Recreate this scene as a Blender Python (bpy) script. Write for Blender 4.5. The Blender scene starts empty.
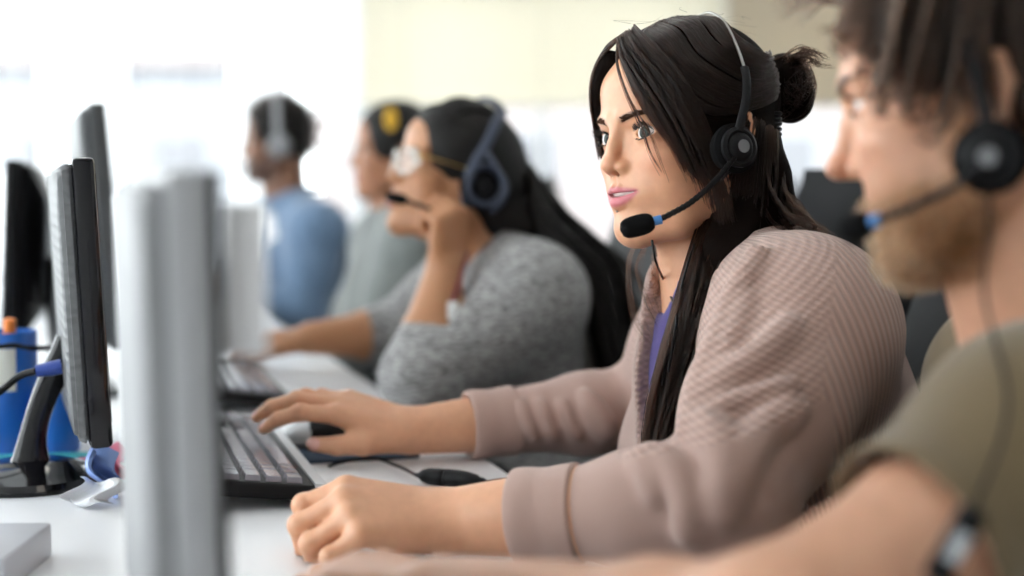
import bpy, bmesh, math, random, os
import numpy as np
from mathutils import Vector, Matrix, noise

# ------------------------------------------------------------------ camera, world, exposure
SC = bpy.context.scene
COL = SC.collection
CAMZ, FPX, PITCH = 1.05, 1422.0, math.atan(98.0 / 1422.0)
cam_d = bpy.data.cameras.new('camera')
cam_d.sensor_width = 36.0
cam_d.lens = 36.0 * FPX / 1024.0
cam_d.clip_start = 0.05
cam_d.dof.use_dof = True
cam_d.dof.focus_distance = 1.335
cam_d.dof.aperture_fstop = 50.0 / 25.0
cam = bpy.data.objects.new('camera', cam_d)
COL.objects.link(cam)
cam.location = (0, 0, CAMZ)
cam.rotation_euler = (math.pi / 2 - PITCH, 0, 0)
SC.camera = cam
SC.view_settings.view_transform = 'Standard'
SC.view_settings.look = 'None'
SC.view_settings.gamma = 1.0
SC.view_settings.exposure = 0.14
SC.view_settings.use_curve_mapping = False
SC.cycles.use_denoising = True
SC.cycles.max_bounces = 8
SC.cycles.diffuse_bounces = 4
SC.cycles.transparent_max_bounces = 12
SC.cycles.sample_clamp_indirect = 6.0
SC.cycles.caustics_reflective = False
SC.cycles.caustics_refractive = False

world = bpy.data.worlds.new('sky')
SC.world = world
world.use_nodes = True
wn = world.node_tree.nodes
bg = wn['Background']
bg.inputs['Color'].default_value = (0.93, 0.97, 1.0, 1)
bg.inputs['Strength'].default_value = 7.0


# the light is daylight through the windows, plus unseen ceiling panels added further down

# ------------------------------------------------------------------ small helpers
SP, CP = math.sin(PITCH), math.cos(PITCH)


def ray(px, py):
    vx, vy = (px - 512.0) / FPX, (288.0 - py) / FPX
    return np.array([vx, CP + vy * SP, -SP + vy * CP])


CAM = np.array([0, 0, CAMZ])


def P(px, py, d):
    r = ray(px, py)
    return CAM + r * (d / r[1])


def PZ(px, py, z):
    r = ray(px, py)
    return CAM + r * ((z - CAMZ) / r[2])


def nrm(v):
    v = np.asarray(v, float)
    return v / (np.linalg.norm(v) + 1e-12)


def A(*v):
    return np.array(v, float)


def tag(o, label=None, cat=None, group=None, kind=None):
    if label: o['label'] = label
    if cat: o['category'] = cat
    if group: o['group'] = group
    if kind: o['kind'] = kind
    return o


def empty(name, loc, label=None, cat=None, group=None, rz=0.0):
    o = bpy.data.objects.new(name, None)
    COL.objects.link(o)
    o.location = loc
    o.rotation_euler = (0, 0, rz)
    o.empty_display_size = 0.05
    return tag(o, label, cat, group)


def link(o, parent=None, world=True):
    """world=True: the mesh is in world coordinates and keeps its place under the parent."""
    COL.objects.link(o)
    if parent is not None:
        o.parent = parent
        if world:
            chain_, pp = [], parent
            while pp is not None:
                chain_.append(pp.matrix_parent_inverse @ Matrix.LocRotScale(pp.location, pp.rotation_euler, pp.scale))
                pp = pp.parent
            tot = Matrix.Identity(4)
            for m in reversed(chain_):
                tot = tot @ m
            o.matrix_parent_inverse = tot.inverted()
    return o


def copy_tree(o, parent=None):
    c = o.copy()
    COL.objects.link(c)
    if parent is not None:
        c.parent = parent
        c.matrix_parent_inverse = o.matrix_parent_inverse.copy()
    for ch in o.children:
        copy_tree(ch, c)
    return c


def np_mesh(name, V, Q, mat=None, parent=None, smooth=True, attrs=None, world=True):
    V = np.asarray(V, np.float32)
    Q = np.asarray(Q, np.int32)
    me = bpy.data.meshes.new(name)
    n = Q.shape[1]
    me.vertices.add(len(V))
    me.vertices.foreach_set('co', V.ravel())
    me.loops.add(Q.size)
    me.loops.foreach_set('vertex_index', Q.ravel())
    me.polygons.add(len(Q))
    me.polygons.foreach_set('loop_start', np.arange(0, Q.size, n, dtype=np.int32))
    me.polygons.foreach_set('loop_total', np.full(len(Q), n, np.int32))
    me.polygons.foreach_set('use_smooth', np.full(len(Q), smooth, bool))
    me.update()
    me.validate()
    for k, a in (attrs or {}).items():
        a = np.asarray(a, np.float32)
        if a.ndim == 1:
            at = me.attributes.new(k, 'FLOAT', 'POINT')
            at.data.foreach_set('value', a)
        else:
            at = me.attributes.new(k, 'FLOAT_COLOR', 'POINT')
            at.data.foreach_set('color', np.c_[a, np.ones(len(a), np.float32)].ravel())
    if mat: me.materials.append(mat)
    o = bpy.data.objects.new(name, me)
    return link(o, parent, world)


class MB:
    """collects shapes in a bmesh, builds ONE object"""
    def __init__(s):
        s.bm = bmesh.new()

    def _xf(s, vs, M):
        if M is not None:
            bmesh.ops.transform(s.bm, matrix=M, verts=vs)

    def box(s, c, size, M=None, bev=0.0, seg=2):
        r = bmesh.ops.create_cube(s.bm, size=1.0)
        vs = r['verts']
        for v in vs:
            v.co = Vector((v.co.x * size[0] + c[0], v.co.y * size[1] + c[1], v.co.z * size[2] + c[2]))
        if bev > 0:
            es = list({e for v in vs for e in v.link_edges})
            r = bmesh.ops.bevel(s.bm, geom=es, offset=bev, segments=seg, profile=0.5, affect='EDGES')
            vs = list({v for f in r['faces'] for v in f.verts} | {v for v in vs if v.is_valid})
            # gather the connected island
            seen, st = set(), [vs[0]]
            while st:
                v = st.pop()
                if v in seen: continue
                seen.add(v)
                st += [e.other_vert(v) for e in v.link_edges]
            vs = list(seen)
        s._xf(vs, M)
        return vs

    def lathe(s, prof, seg=32, M=None):
        rings = []
        for r, z in prof:
            if r < 1e-6:
                rings.append([s.bm.verts.new((0, 0, z))])
            else:
                rings.append([s.bm.verts.new((r * math.cos(2 * math.pi * i / seg), r * math.sin(2 * math.pi * i / seg), z)) for i in range(seg)])
        for a, b in zip(rings, rings[1:]):
            for i in range(seg):
                j = (i + 1) % seg
                if len(a) == 1 and len(b) == 1: continue
                if len(a) == 1: s.bm.faces.new((a[0], b[j], b[i]))
                elif len(b) == 1: s.bm.faces.new((a[i], a[j], b[0]))
                else: s.bm.faces.new((a[i], a[j], b[j], b[i]))
        vs = [v for r in rings for v in r]
        s._xf(vs, M)
        return vs

    def tube(s, pts, r, seg=10, cap=True, sx=1.0):
        pts = [Vector(p) for p in pts]
        n = len(pts)
        rr = r if hasattr(r, '__len__') else [r] * n
        T = []
        for i in range(n):
            t = pts[min(i + 1, n - 1)] - pts[max(i - 1, 0)]
            T.append(t.normalized())
        up = Vector((0, 0, 1)) if abs(T[0].z) < 0.9 else Vector((0, 1, 0))
        N = (up - T[0] * up.dot(T[0])).normalized()
        rings = []
        for i in range(n):
            N = (N - T[i] * N.dot(T[i])).normalized()
            B = T[i].cross(N)
            rings.append([s.bm.verts.new(pts[i] + (N * math.cos(2 * math.pi * k / seg) * sx + B * math.sin(2 * math.pi * k / seg)) * rr[i]) for k in range(seg)])
        for a, b in zip(rings, rings[1:]):
            for k in range(seg):
                s.bm.faces.new((a[k], a[(k + 1) % seg], b[(k + 1) % seg], b[k]))
        if cap:
            s.bm.faces.new(list(reversed(rings[0])))
            s.bm.faces.new(rings[-1])
        return [v for q in rings for v in q]

    def prism(s, poly, z0, z1, M=None):
        a = [s.bm.verts.new((x, y, z0)) for x, y in poly]
        b = [s.bm.verts.new((x, y, z1)) for x, y in poly]
        n = len(poly)
        s.bm.faces.new(list(reversed(a)))
        s.bm.faces.new(b)
        for i in range(n):
            s.bm.faces.new((a[i], a[(i + 1) % n], b[(i + 1) % n], b[i]))
        s._xf(a + b, M)
        return a + b

    def build(s, name, mat, parent=None, smooth=True, world=False, angle=40):
        bmesh.ops.recalc_face_normals(s.bm, faces=s.bm.faces)
        me = bpy.data.meshes.new(name)
        s.bm.to_mesh(me)
        s.bm.free()
        if smooth:
            for p in me.polygons: p.use_smooth = True
            try: me.set_sharp_from_angle(angle=math.radians(angle))
            except Exception: pass
        if mat: me.materials.append(mat)
        o = bpy.data.objects.new(name, me)
        return link(o, parent, world)


def spline(pts, n):
    """Catmull-Rom through pts -> n points"""
    p = np.asarray(pts, float)
    if len(p) == 2:
        t = np.linspace(0, 1, n)[:, None]
        return p[0] * (1 - t) + p[1] * t
    q = np.vstack([2 * p[0] - p[1], p, 2 * p[-1] - p[-2]])
    u = np.linspace(0, len(p) - 1 - 1e-9, n)
    i = u.astype(int)
    t = (u - i)[:, None]
    a, b, c, d = q[i], q[i + 1], q[i + 2], q[i + 3]
    return 0.5 * (2 * b + (c - a) * t + (2 * a - 5 * b + 4 * c - d) * t ** 2 + (3 * b - a - 3 * c + d) * t ** 3)


# ------------------------------------------------------------------ materials
MATS = {}


def _nt(name):
    m = bpy.data.materials.new(name)
    m.use_nodes = True
    nt = m.node_tree
    return m, nt, nt.nodes, nt.links, nt.nodes['Principled BSDF']


def mat(name, color, rough=0.5, metal=0.0, bump=0.0, bscale=200.0, var=0.0, vscale=8.0, coat=0.0, sub=0.0, spec=0.5, trans=0.0, sheen=0.0):
    if name in MATS: return MATS[name]
    m, nt, N, L, B = _nt(name)
    B.inputs['Base Color'].default_value = (*color, 1)
    B.inputs['Roughness'].default_value = rough
    B.inputs['Metallic'].default_value = metal
    B.inputs['Coat Weight'].default_value = coat
    B.inputs['Specular IOR Level'].default_value = spec
    B.inputs['Transmission Weight'].default_value = trans
    B.inputs['Sheen Weight'].default_value = sheen
    if sub:
        B.inputs['Subsurface Weight'].default_value = sub
        B.inputs['Subsurface Radius'].default_value = (1.0, 0.35, 0.2)
        B.inputs['Subsurface Scale'].default_value = 0.006
    tc = N.new('ShaderNodeTexCoord')
    if var > 0:
        nz = N.new('ShaderNodeTexNoise')
        nz.inputs['Scale'].default_value = vscale
        nz.inputs['Detail'].default_value = 4
        mx = N.new('ShaderNodeMix'); mx.data_type = 'RGBA'
        mx.inputs['A'].default_value = (*[c * (1 - var) for c in color], 1)
        mx.inputs['B'].default_value = (*[min(1, c * (1 + var)) for c in color], 1)
        L.new(tc.outputs['Object'], nz.inputs['Vector'])
        L.new(nz.outputs['Fac'], mx.inputs['Factor'])
        L.new(mx.outputs['Result'], B.inputs['Base Color'])
    if bump > 0:
        nz = N.new('ShaderNodeTexNoise')
        nz.inputs['Scale'].default_value = bscale
        nz.inputs['Detail'].default_value = 3
        bp = N.new('ShaderNodeBump')
        bp.inputs['Strength'].default_value = bump
        bp.inputs['Distance'].default_value = 0.002
        L.new(tc.outputs['Object'], nz.inputs['Vector'])
        L.new(nz.outputs['Fac'], bp.inputs['Height'])
        L.new(bp.outputs['Normal'], B.inputs['Normal'])
    MATS[name] = m
    return m


def skin_mat(name, rough=0.45, sub=0.18):
    """base colour comes from the pigment attribute (skin tone, lips, brows, beard)"""
    m, nt, N, L, B = _nt(name)
    at = N.new('ShaderNodeAttribute'); at.attribute_name = 'pigment'
    tc = N.new('ShaderNodeTexCoord')
    nz = N.new('ShaderNodeTexNoise'); nz.inputs['Scale'].default_value = 120; nz.inputs['Detail'].default_value = 5
    mr = N.new('ShaderNodeMapRange')
    mr.inputs['To Min'].default_value = 0.9; mr.inputs['To Max'].default_value = 1.1
    mx = N.new('ShaderNodeMix'); mx.data_type = 'RGBA'; mx.blend_type = 'MULTIPLY'; mx.inputs['Factor'].default_value = 1
    L.new(tc.outputs['Object'], nz.inputs['Vector'])
    L.new(nz.outputs['Fac'], mr.inputs['Value'])
    L.new(at.outputs['Color'], mx.inputs['A'])
    L.new(mr.outputs['Result'], mx.inputs['B'])
    L.new(mx.outputs['Result'], B.inputs['Base Color'])
    n2 = N.new('ShaderNodeTexNoise'); n2.inputs['Scale'].default_value = 900
    bp = N.new('ShaderNodeBump'); bp.inputs['Strength'].default_value = 0.12; bp.inputs['Distance'].default_value = 0.001
    L.new(tc.outputs['Object'], n2.inputs['Vector'])
    L.new(n2.outputs['Fac'], bp.inputs['Height'])
    L.new(bp.outputs['Normal'], B.inputs['Normal'])
    B.inputs['Roughness'].default_value = rough
    B.inputs['Subsurface Weight'].default_value = sub
    B.inputs['Subsurface Radius'].default_value = (1.0, 0.35, 0.2)
    B.inputs['Subsurface Scale'].default_value = 0.005
    return m


def hair_mat(name, color, rough=0.32, rand=0.25):
    m = bpy.data.materials.new(name)
    m.use_nodes = True
    nt = m.node_tree
    nt.nodes.clear()
    out = nt.nodes.new('ShaderNodeOutputMaterial')
    h = nt.nodes.new('ShaderNodeBsdfHairPrincipled')
    h.parametrization = 'COLOR'
    h.inputs['Color'].default_value = (*color, 1)
    h.inputs['Roughness'].default_value = rough
    h.inputs['Radial Roughness'].default_value = 0.4
    h.inputs['Random Roughness'].default_value = rand
    h.inputs['IOR'].default_value = 1.33
    hi = nt.nodes.new('ShaderNodeHairInfo')
    cr = nt.nodes.new('ShaderNodeMix'); cr.data_type = 'RGBA'
    cr.inputs['A'].default_value = (*[c * 0.35 for c in color], 1)
    cr.inputs['B'].default_value = (*[c * 2.4 for c in color], 1)
    pw = nt.nodes.new('ShaderNodeMath'); pw.operation = 'POWER'; pw.inputs[1].default_value = 1.8
    nt.links.new(hi.outputs['Random'], pw.inputs[0])
    nt.links.new(pw.outputs[0], cr.inputs['Factor'])
    nt.links.new(cr.outputs['Result'], h.inputs['Color'])
    nt.links.new(h.outputs[0], out.inputs['Surface'])
    return m


def iris_mat(name, iris=(0.30, 0.33, 0.30)):
    """eyeball: +Z of the object is the gaze; radius 1"""
    m, nt, N, L, B = _nt(name)
    tc = N.new('ShaderNodeTexCoord')
    sx = N.new('ShaderNodeSeparateXYZ')
    L.new(tc.outputs['Object'], sx.inputs[0])
    x2 = N.new('ShaderNodeMath'); x2.operation = 'MULTIPLY'
    y2 = N.new('ShaderNodeMath'); y2.operation = 'MULTIPLY'
    L.new(sx.outputs['X'], x2.inputs[0]); L.new(sx.outputs['X'], x2.inputs[1])
    L.new(sx.outputs['Y'], y2.inputs[0]); L.new(sx.outputs['Y'], y2.inputs[1])
    ad = N.new('ShaderNodeMath'); ad.operation = 'ADD'
    L.new(x2.outputs[0], ad.inputs[0]); L.new(y2.outputs[0], ad.inputs[1])
    sq = N.new('ShaderNodeMath'); sq.operation = 'SQRT'
    L.new(ad.outputs[0], sq.inputs[0])
    cr = N.new('ShaderNodeValToRGB')
    cr.color_ramp.interpolation = 'LINEAR'
    e = cr.color_ramp.elements
    e[0].position = 0.0; e[0].color = (0.005, 0.005, 0.005, 1)
    e[1].position = 1.0; e[1].color = (0.72, 0.66, 0.62, 1)
    for p_, c_ in ((0.155, (0.004, 0.004, 0.004)), (0.18, iris), (0.36, tuple(c * 0.8 for c in iris)), (0.43, (0.02, 0.02, 0.02)), (0.47, (0.70, 0.66, 0.64))):
        q = e.new(p_); q.color = (*c_, 1)
    L.new(sq.outputs[0], cr.inputs['Fac'])
    L.new(cr.outputs['Color'], B.inputs['Base Color'])
    B.inputs['Roughness'].default_value = 0.08
    B.inputs['Specular IOR Level'].default_value = 0.12
    B.inputs['Coat Weight'].default_value = 0.0
    B.inputs['Coat Roughness'].default_value = 0.03
    return m


def cloth_mat(name, color, mode='plain', rough=0.9, sheen=0.3, dark=0.6):
    """mode plain: fine weave bump in object space; 'knit': uses the rib/waffle attributes; 'marl': heathered grey; 'denim'"""
    m, nt, N, L, B = _nt(name)
    B.inputs['Base Color'].default_value = (*color, 1)
    B.inputs['Roughness'].default_value = rough
    B.inputs['Sheen Weight'].default_value = sheen
    B.inputs['Specular IOR Level'].default_value = 0.2
    tc = N.new('ShaderNodeTexCoord')
    if mode in ('marl', 'denim'):
        mp = N.new('ShaderNodeMapping')
        mp.inputs['Scale'].default_value = (90, 90, 330) if mode == 'marl' else (70, 70, 110)
        nz = N.new('ShaderNodeTexNoise'); nz.inputs['Scale'].default_value = 1.0; nz.inputs['Detail'].default_value = 3
        cr = N.new('ShaderNodeValToRGB')
        cr.color_ramp.elements[0].position = 0.40
        cr.color_ramp.elements[1].position = 0.62
        cr.color_ramp.elements[0].color = (*[c * dark for c in color], 1)
        cr.color_ramp.elements[1].color = (*[min(1, c * (2.0 - dark)) for c in color], 1)
        L.new(tc.outputs['Object'], mp.inputs['Vector'])
        L.new(mp.outputs['Vector'], nz.inputs['Vector'])
        L.new(nz.outputs['Fac'], cr.inputs['Fac'])
        L.new(cr.outputs['Color'], B.inputs['Base Color'])
    bp = N.new('ShaderNodeBump')
    if mode == 'knit':
        # rib: attribute coordinate in rib counts; waf1/waf2: waffle coordinates; region weights wr (rib), ww (waffle)
        def sinw(attr):
            a = N.new('ShaderNodeAttribute'); a.attribute_name = attr
            mu = N.new('ShaderNodeMath'); mu.operation = 'MULTIPLY'; mu.inputs[1].default_value = 2 * math.pi
            s = N.new('ShaderNodeMath'); s.operation = 'SINE'
            L.new(a.outputs['Fac'], mu.inputs[0]); L.new(mu.outputs[0], s.inputs[0])
            return s.outputs[0]
        def mul(x, y):
            k = N.new('ShaderNodeMath'); k.operation = 'MULTIPLY'
            L.new(x, k.inputs[0]); L.new(y, k.inputs[1])
            return k.outputs[0]
        def add(x, y):
            k = N.new('ShaderNodeMath'); k.operation = 'ADD'
            L.new(x, k.inputs[0]); L.new(y, k.inputs[1])
            return k.outputs[0]
        def attr(n):
            a = N.new('ShaderNodeAttribute'); a.attribute_name = n
            return a.outputs['Fac']
        hr = mul(sinw('rib'), attr('wr'))
        hw = mul(mul(sinw('waf1'), sinw('waf2')), attr('ww'))
        nz = N.new('ShaderNodeTexNoise'); nz.inputs['Scale'].default_value = 1100; nz.inputs['Detail'].default_value = 2
        L.new(tc.outputs['Object'], nz.inputs['Vector'])
        tot = add(add(hr, hw), nz.outputs['Fac'])
        bp.inputs['Strength'].default_value = 0.75
        bp.inputs['Distance'].default_value = 0.0011
        L.new(tot, bp.inputs['Height'])
        # base colour runs darker in the knit grooves, lighter on the raised parts
        mr = N.new('ShaderNodeMapRange')
        mr.inputs['From Min'].default_value = -0.8; mr.inputs['From Max'].default_value = 1.2
        mr.inputs['To Min'].default_value = 0.0; mr.inputs['To Max'].default_value = 1.0
        L.new(add(hr, hw), mr.inputs['Value'])
        mx = N.new('ShaderNodeMix'); mx.data_type = 'RGBA'
        mx.inputs['A'].default_value = (*[c * 0.78 for c in color], 1)
        mx.inputs['B'].default_value = (*[min(1, c * 1.12) for c in color], 1)
        L.new(mr.outputs['Result'], mx.inputs['Factor'])
        L.new(mx.outputs['Result'], B.inputs['Base Color'])
    else:
        nz = N.new('ShaderNodeTexNoise'); nz.inputs['Scale'].default_value = 700; nz.inputs['Detail'].default_value = 2
        L.new(tc.outputs['Object'], nz.inputs['Vector'])
        bp.inputs['Strength'].default_value = 0.35
        bp.inputs['Distance'].default_value = 0.001
        L.new(nz.outputs['Fac'], bp.inputs['Height'])
    L.new(bp.outputs['Normal'], B.inputs['Normal'])
    return m


# ------------------------------------------------------------------ implicit-surface modelling
class Pr:
    __slots__ = ('f', 'c', 'r', 'k', 'op')

    def __init__(s, f, c, r, k, op):
        s.f, s.c, s.r, s.k, s.op = f, np.asarray(c, np.float32), float(r), float(k), op


def ell(c, r, k=0.01, R=None, op='+'):
    c = np.asarray(c, np.float32); r = np.asarray(r, np.float32)
    Rm = None if R is None else np.asarray(R, np.float32)   # columns = local axes in world

    def f(p):
        q = p - c
        if Rm is not None: q = q @ Rm
        q = q / r
        k0 = np.sqrt((q * q).sum(1)) + 1e-9
        q = q / r
        k1 = np.sqrt((q * q).sum(1)) + 1e-9
        return k0 * (k0 - 1.0) / k1
    return Pr(f, c, float(r.max()), k, op)


def cone(a, b, ra, rb=None, k=0.01, op='+'):
    if rb is None: rb = ra
    a = np.asarray(a, np.float32); b = np.asarray(b, np.float32)
    ab = b - a
    L2 = float(ab @ ab) + 1e-12

    def f(p):
        q = p - a
        t = np.clip((q @ ab) / L2, 0, 1)
        d = q - t[:, None] * ab
        return np.sqrt((d * d).sum(1)) - (ra + (rb - ra) * t)
    return Pr(f, (a + b) / 2, math.sqrt(L2) / 2 + max(ra, rb), k, op)


def chain(pts, rs, k=0.01, op='+', inner=None):
    out = []
    if not hasattr(rs, '__len__'): rs = [rs] * len(pts)
    for i in range(len(pts) - 1):
        out.append(cone(pts[i], pts[i + 1], rs[i], rs[i + 1], k if (i == 0 or inner is None) else inner, op))
    return out


def custom(f, c, r, k=0.0, op='+'):
    return Pr(f, c, r, k, op)


def group(prims, k=0.01, op='+'):
    cs = np.array([p.c for p in prims if p.op == '+'])
    rs = np.array([p.r for p in prims if p.op == '+'])
    c = (cs - rs[:, None]).min(0) / 2 + (cs + rs[:, None]).max(0) / 2
    r = float((np.linalg.norm(cs - c, axis=1) + rs).max())

    def f(p):
        return evaln(prims, p)
    return Pr(f, c, r, k, op)


FAR = 0.12


def evaln(prims, p):
    d = np.full(len(p), FAR, np.float32)
    if not len(p): return d
    lo, hi = p.min(0), p.max(0)
    cc, cr = (lo + hi) / 2, float(np.linalg.norm(hi - lo)) / 2
    for q in prims:
        if np.linalg.norm(cc - q.c) > q.r + cr + 0.035 + q.k: continue
        e = q.f(p).astype(np.float32)
        if q.op == '-': e = -e
        if q.op == 'd':      # displacement: plain add
            d = d + e
            continue
        if q.op == '+':
            if q.k > 0:
                h = np.maximum(q.k - np.abs(d - e), 0) / q.k
                d = np.minimum(d, e) - h * h * q.k * 0.25
            else: d = np.minimum(d, e)
        else:
            if q.k > 0:
                h = np.maximum(q.k - np.abs(d - e), 0) / q.k
                d = np.maximum(d, e) + h * h * q.k * 0.25
            else: d = np.maximum(d, e)
    return d


def axis_coords(lo, hi, step, fine):
    """coordinates lo..hi with `step`, and finer steps inside the (a, b, s) ranges"""
    c, x = [], lo
    while x < hi:
        c.append(x)
        s = step
        for a, b, fs in fine:
            if a <= x <= b: s = min(s, fs)
        x += s
    n = len(c)
    while n % 4:
        x += step
        c.append(x); n += 1
    return np.array(c, np.float32)


def eval_chunks(prims, pts, keys):
    """pts sorted into spatial chunks given by integer keys"""
    out = np.empty(len(pts), np.float32)
    order = np.argsort(keys, kind='stable')
    ks = keys[order]
    cut = np.r_[0, np.nonzero(np.diff(ks))[0] + 1, len(ks)]
    for a, b in zip(cut[:-1], cut[1:]):
        for s in range(a, b, 200000):
            idx = order[s:min(b, s + 200000)]
            out[idx] = evaln(prims, pts[idx])
    return out


def surface(prims, step, fine=((), (), ()), bounds=None, pad=0.012):
    """naive surface nets on a rectilinear grid, evaluated only near the surface"""
    pos = [q for q in prims if q.op == '+']
    if bounds is None:
        lo = np.min([q.c - q.r for q in pos], 0) - pad
        hi = np.max([q.c + q.r for q in pos], 0) + pad
    else: lo, hi = np.asarray(bounds[0], float), np.asarray(bounds[1], float)
    X = [axis_coords(lo[i], hi[i], step, fine[i]) for i in range(3)]
    nb = [len(x) // 4 for x in X]
    bc = [x.reshape(-1, 4) for x in X]
    ce = []
    hw = []
    for i in range(3):
        nx = np.r_[bc[i][1:, 0], bc[i][-1, 3]]
        ce.append(((bc[i][:, 0] + nx) / 2).astype(np.float32))
        hw.append(((nx - bc[i][:, 0]) / 2).astype(np.float32))
    G = np.meshgrid(*ce, indexing='ij')
    pts = np.stack([g.ravel() for g in G], 1)
    H = np.meshgrid(*hw, indexing='ij')
    hd = np.sqrt(sum(h.ravel() ** 2 for h in H))
    CH = 0.08
    kk = np.floor((pts - lo) / CH).astype(np.int64)
    keys = (kk[:, 0] * 1000 + kk[:, 1]) * 1000 + kk[:, 2]
    db = eval_chunks(prims, pts, keys)
    act = np.abs(db) < 1.5 * hd + 0.004
    sg = np.where(db < 0, -1.0, 1.0).astype(np.float32).reshape(nb)
    val = np.repeat(np.repeat(np.repeat(sg, 4, 0), 4, 1), 4, 2)
    ai = np.nonzero(act)[0]
    bi, bj, bk = np.unravel_index(ai, nb)
    o = np.arange(4)
    I = (bi[:, None, None, None] * 4 + o[None, :, None, None]) + np.zeros((1, 1, 4, 4), int)
    J = (bj[:, None, None, None] * 4 + o[None, None, :, None]) + np.zeros((1, 4, 1, 4), int)
    K = (bk[:, None, None, None] * 4 + o[None, None, None, :]) + np.zeros((1, 4, 4, 1), int)
    I, J, K = I.ravel(), J.ravel(), K.ravel()
    fp = np.stack([X[0][I], X[1][J], X[2][K]], 1)
    val[I, J, K] = eval_chunks(prims, fp, np.repeat(keys[ai], 64))
    del I, J, K, fp
    # border outside
    for ax in range(3):
        sl = [slice(None)] * 3
        for e in (0, -1):
            sl[ax] = e
            val[tuple(sl)] = np.abs(val[tuple(sl)]) + 1e-4
    ins = val < 0
    nx, ny, nz = val.shape
    cnt = np.zeros((nx - 1, ny - 1, nz - 1), np.int8)
    for a in (0, 1):
        for b in (0, 1):
            for c in (0, 1):
                cnt += ins[a:nx - 1 + a, b:ny - 1 + b, c:nz - 1 + c]
    ci = np.nonzero((cnt > 0) & (cnt < 8))
    del cnt
    lin = (ci[0] * (ny - 1) + ci[1]).astype(np.int64) * (nz - 1) + ci[2]
    cor = {}
    for a in (0, 1):
        for b in (0, 1):
            for c in (0, 1):
                cor[a, b, c] = val[ci[0] + a, ci[1] + b, ci[2] + c]
    acc = np.zeros((len(lin), 3)); wt = np.zeros(len(lin))
    ks = list(cor)
    for u in ks:
        for ax in range(3):
            if u[ax]: continue
            w = list(u); w[ax] = 1; w = tuple(w)
            a, b = cor[u], cor[w]
            m = (a < 0) != (b < 0)
            t = np.where(m, a / np.where(m, a - b, 1), 0)
            p = [np.full(len(lin), float(u[i])) for i in range(3)]
            p[ax] = t
            for i in range(3): acc[:, i] += np.where(m, p[i], 0)
            wt += m
    acc /= wt[:, None]
    V = np.empty((len(lin), 3), np.float32)
    for i in range(3):
        x0 = X[i][ci[i]]; x1 = X[i][ci[i] + 1]
        V[:, i] = x0 + (x1 - x0) * acc[:, i]
    Q = []
    for ax in range(3):
        s0 = [slice(None)] * 3; s1 = [slice(None)] * 3
        s0[ax] = slice(0, -1); s1[ax] = slice(1, None)
        a, b = ins[tuple(s0)], ins[tuple(s1)]
        e = np.nonzero(a != b)
        fl = a[e]
        u, v = (ax + 1) % 3, (ax + 2) % 3
        cells = []
        for du, dv in ((-1, -1), (0, -1), (0, 0), (-1, 0)):
            c = [x.copy() for x in e]
            c[u] += du; c[v] += dv
            l = (c[0] * (ny - 1) + c[1]).astype(np.int64) * (nz - 1) + c[2]
            cells.append(np.searchsorted(lin, l))
        q = np.stack(cells, 1)
        q[~fl] = q[~fl][:, ::-1]
        Q.append(q)
    Q = np.vstack(Q).astype(np.int32)
    return V, Q


def smooth_verts(V, Q, it=1, lam=0.5):
    n = len(V)
    for _ in range(it):
        s = np.zeros_like(V); c = np.zeros(n, np.float32)
        for a, b in ((0, 1), (1, 2), (2, 3), (3, 0)):
            for x, y in ((a, b), (b, a)):
                for i in range(3):
                    s[:, i] += np.bincount(Q[:, x], V[Q[:, y], i], n).astype(np.float32)
                c += np.bincount(Q[:, x], minlength=n).astype(np.float32)
        V = V + lam * (s / np.maximum(c, 1)[:, None] - V)
    return V


def trace(prims, px, py, t0=0.4, t1=6.0, off=0.0):
    """first hit of the photo ray with an implicit surface; off > 0 stops that much before it"""
    r = nrm(ray(px, py))
    t = t0
    for _ in range(300):
        d = float(evaln(prims, (CAM + r * t)[None].astype(np.float32))[0]) - off
        if d < 0.0004: return CAM + r * t
        t += max(0.0008, d * 0.6)
        if t > t1: return None
    return None


def strands(name, curves, rad, material, parent, taper=0.35):
    """curves: list of (n,3) arrays -> one hair-curves object"""
    hc = bpy.data.hair_curves.new(name)
    sizes = [len(c) for c in curves]
    hc.add_curves(sizes)
    pts = np.vstack(curves).astype(np.float32)
    hc.attributes['position'].data.foreach_set('vector', pts.ravel())
    ra = hc.attributes.get('radius') or hc.attributes.new('radius', 'FLOAT', 'POINT')
    r = np.concatenate([rad * (1 - (1 - taper) * np.linspace(0, 1, n) ** 2) for n in sizes]).astype(np.float32)
    ra.data.foreach_set('value', r)
    hc.materials.append(material)
    o = bpy.data.objects.new(name, hc)
    return link(o, parent, True)


def fan(guides, n, npts, jit, rng, wave=0.0, frizz=0.0, endspread=1.0):
    """hairs between neighbouring guide polylines (all the same point count after resampling)"""
    G = np.array([spline(g, npts) for g in guides])
    out = []
    nc = max(3, n // 14)
    cu = rng.random(nc); co = rng.normal(size=(nc, 3)) * jit * 1.6
    cp_ = rng.random(nc) * 6.28; cw = rng.normal(size=(nc, 3)) * wave
    for _ in range(n):
        k = rng.integers(nc)
        if len(G) > 1:
            u = min(max(cu[k] + rng.normal() * 0.35 / nc, 0), 0.9999) * (len(G) - 1)
            i = min(int(u), len(G) - 2); t = u - i
            c = G[i] * (1 - t) + G[i + 1] * t
        else: c = G[0].copy()
        s = np.linspace(0, 1, npts)[:, None]
        off = rng.normal(size=3) * jit * 0.35 * (0.4 + endspread * s) + co[k] * (0.2 + 0.5 * s)
        w = np.sin(s * 6 + cp_[k]) * cw[k] + np.sin(s * 9 + rng.random() * 6) * wave * 0.25 * rng.normal(size=3)
        fz = rng.normal(size=(npts, 3)) * frizz * s
        c = c + off + w + fz
        e = 0.62 + 0.38 * math.sqrt(rng.random())
        out.append(spline(c[:max(3, int(npts * e) + 1)], npts))
    return out


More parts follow.
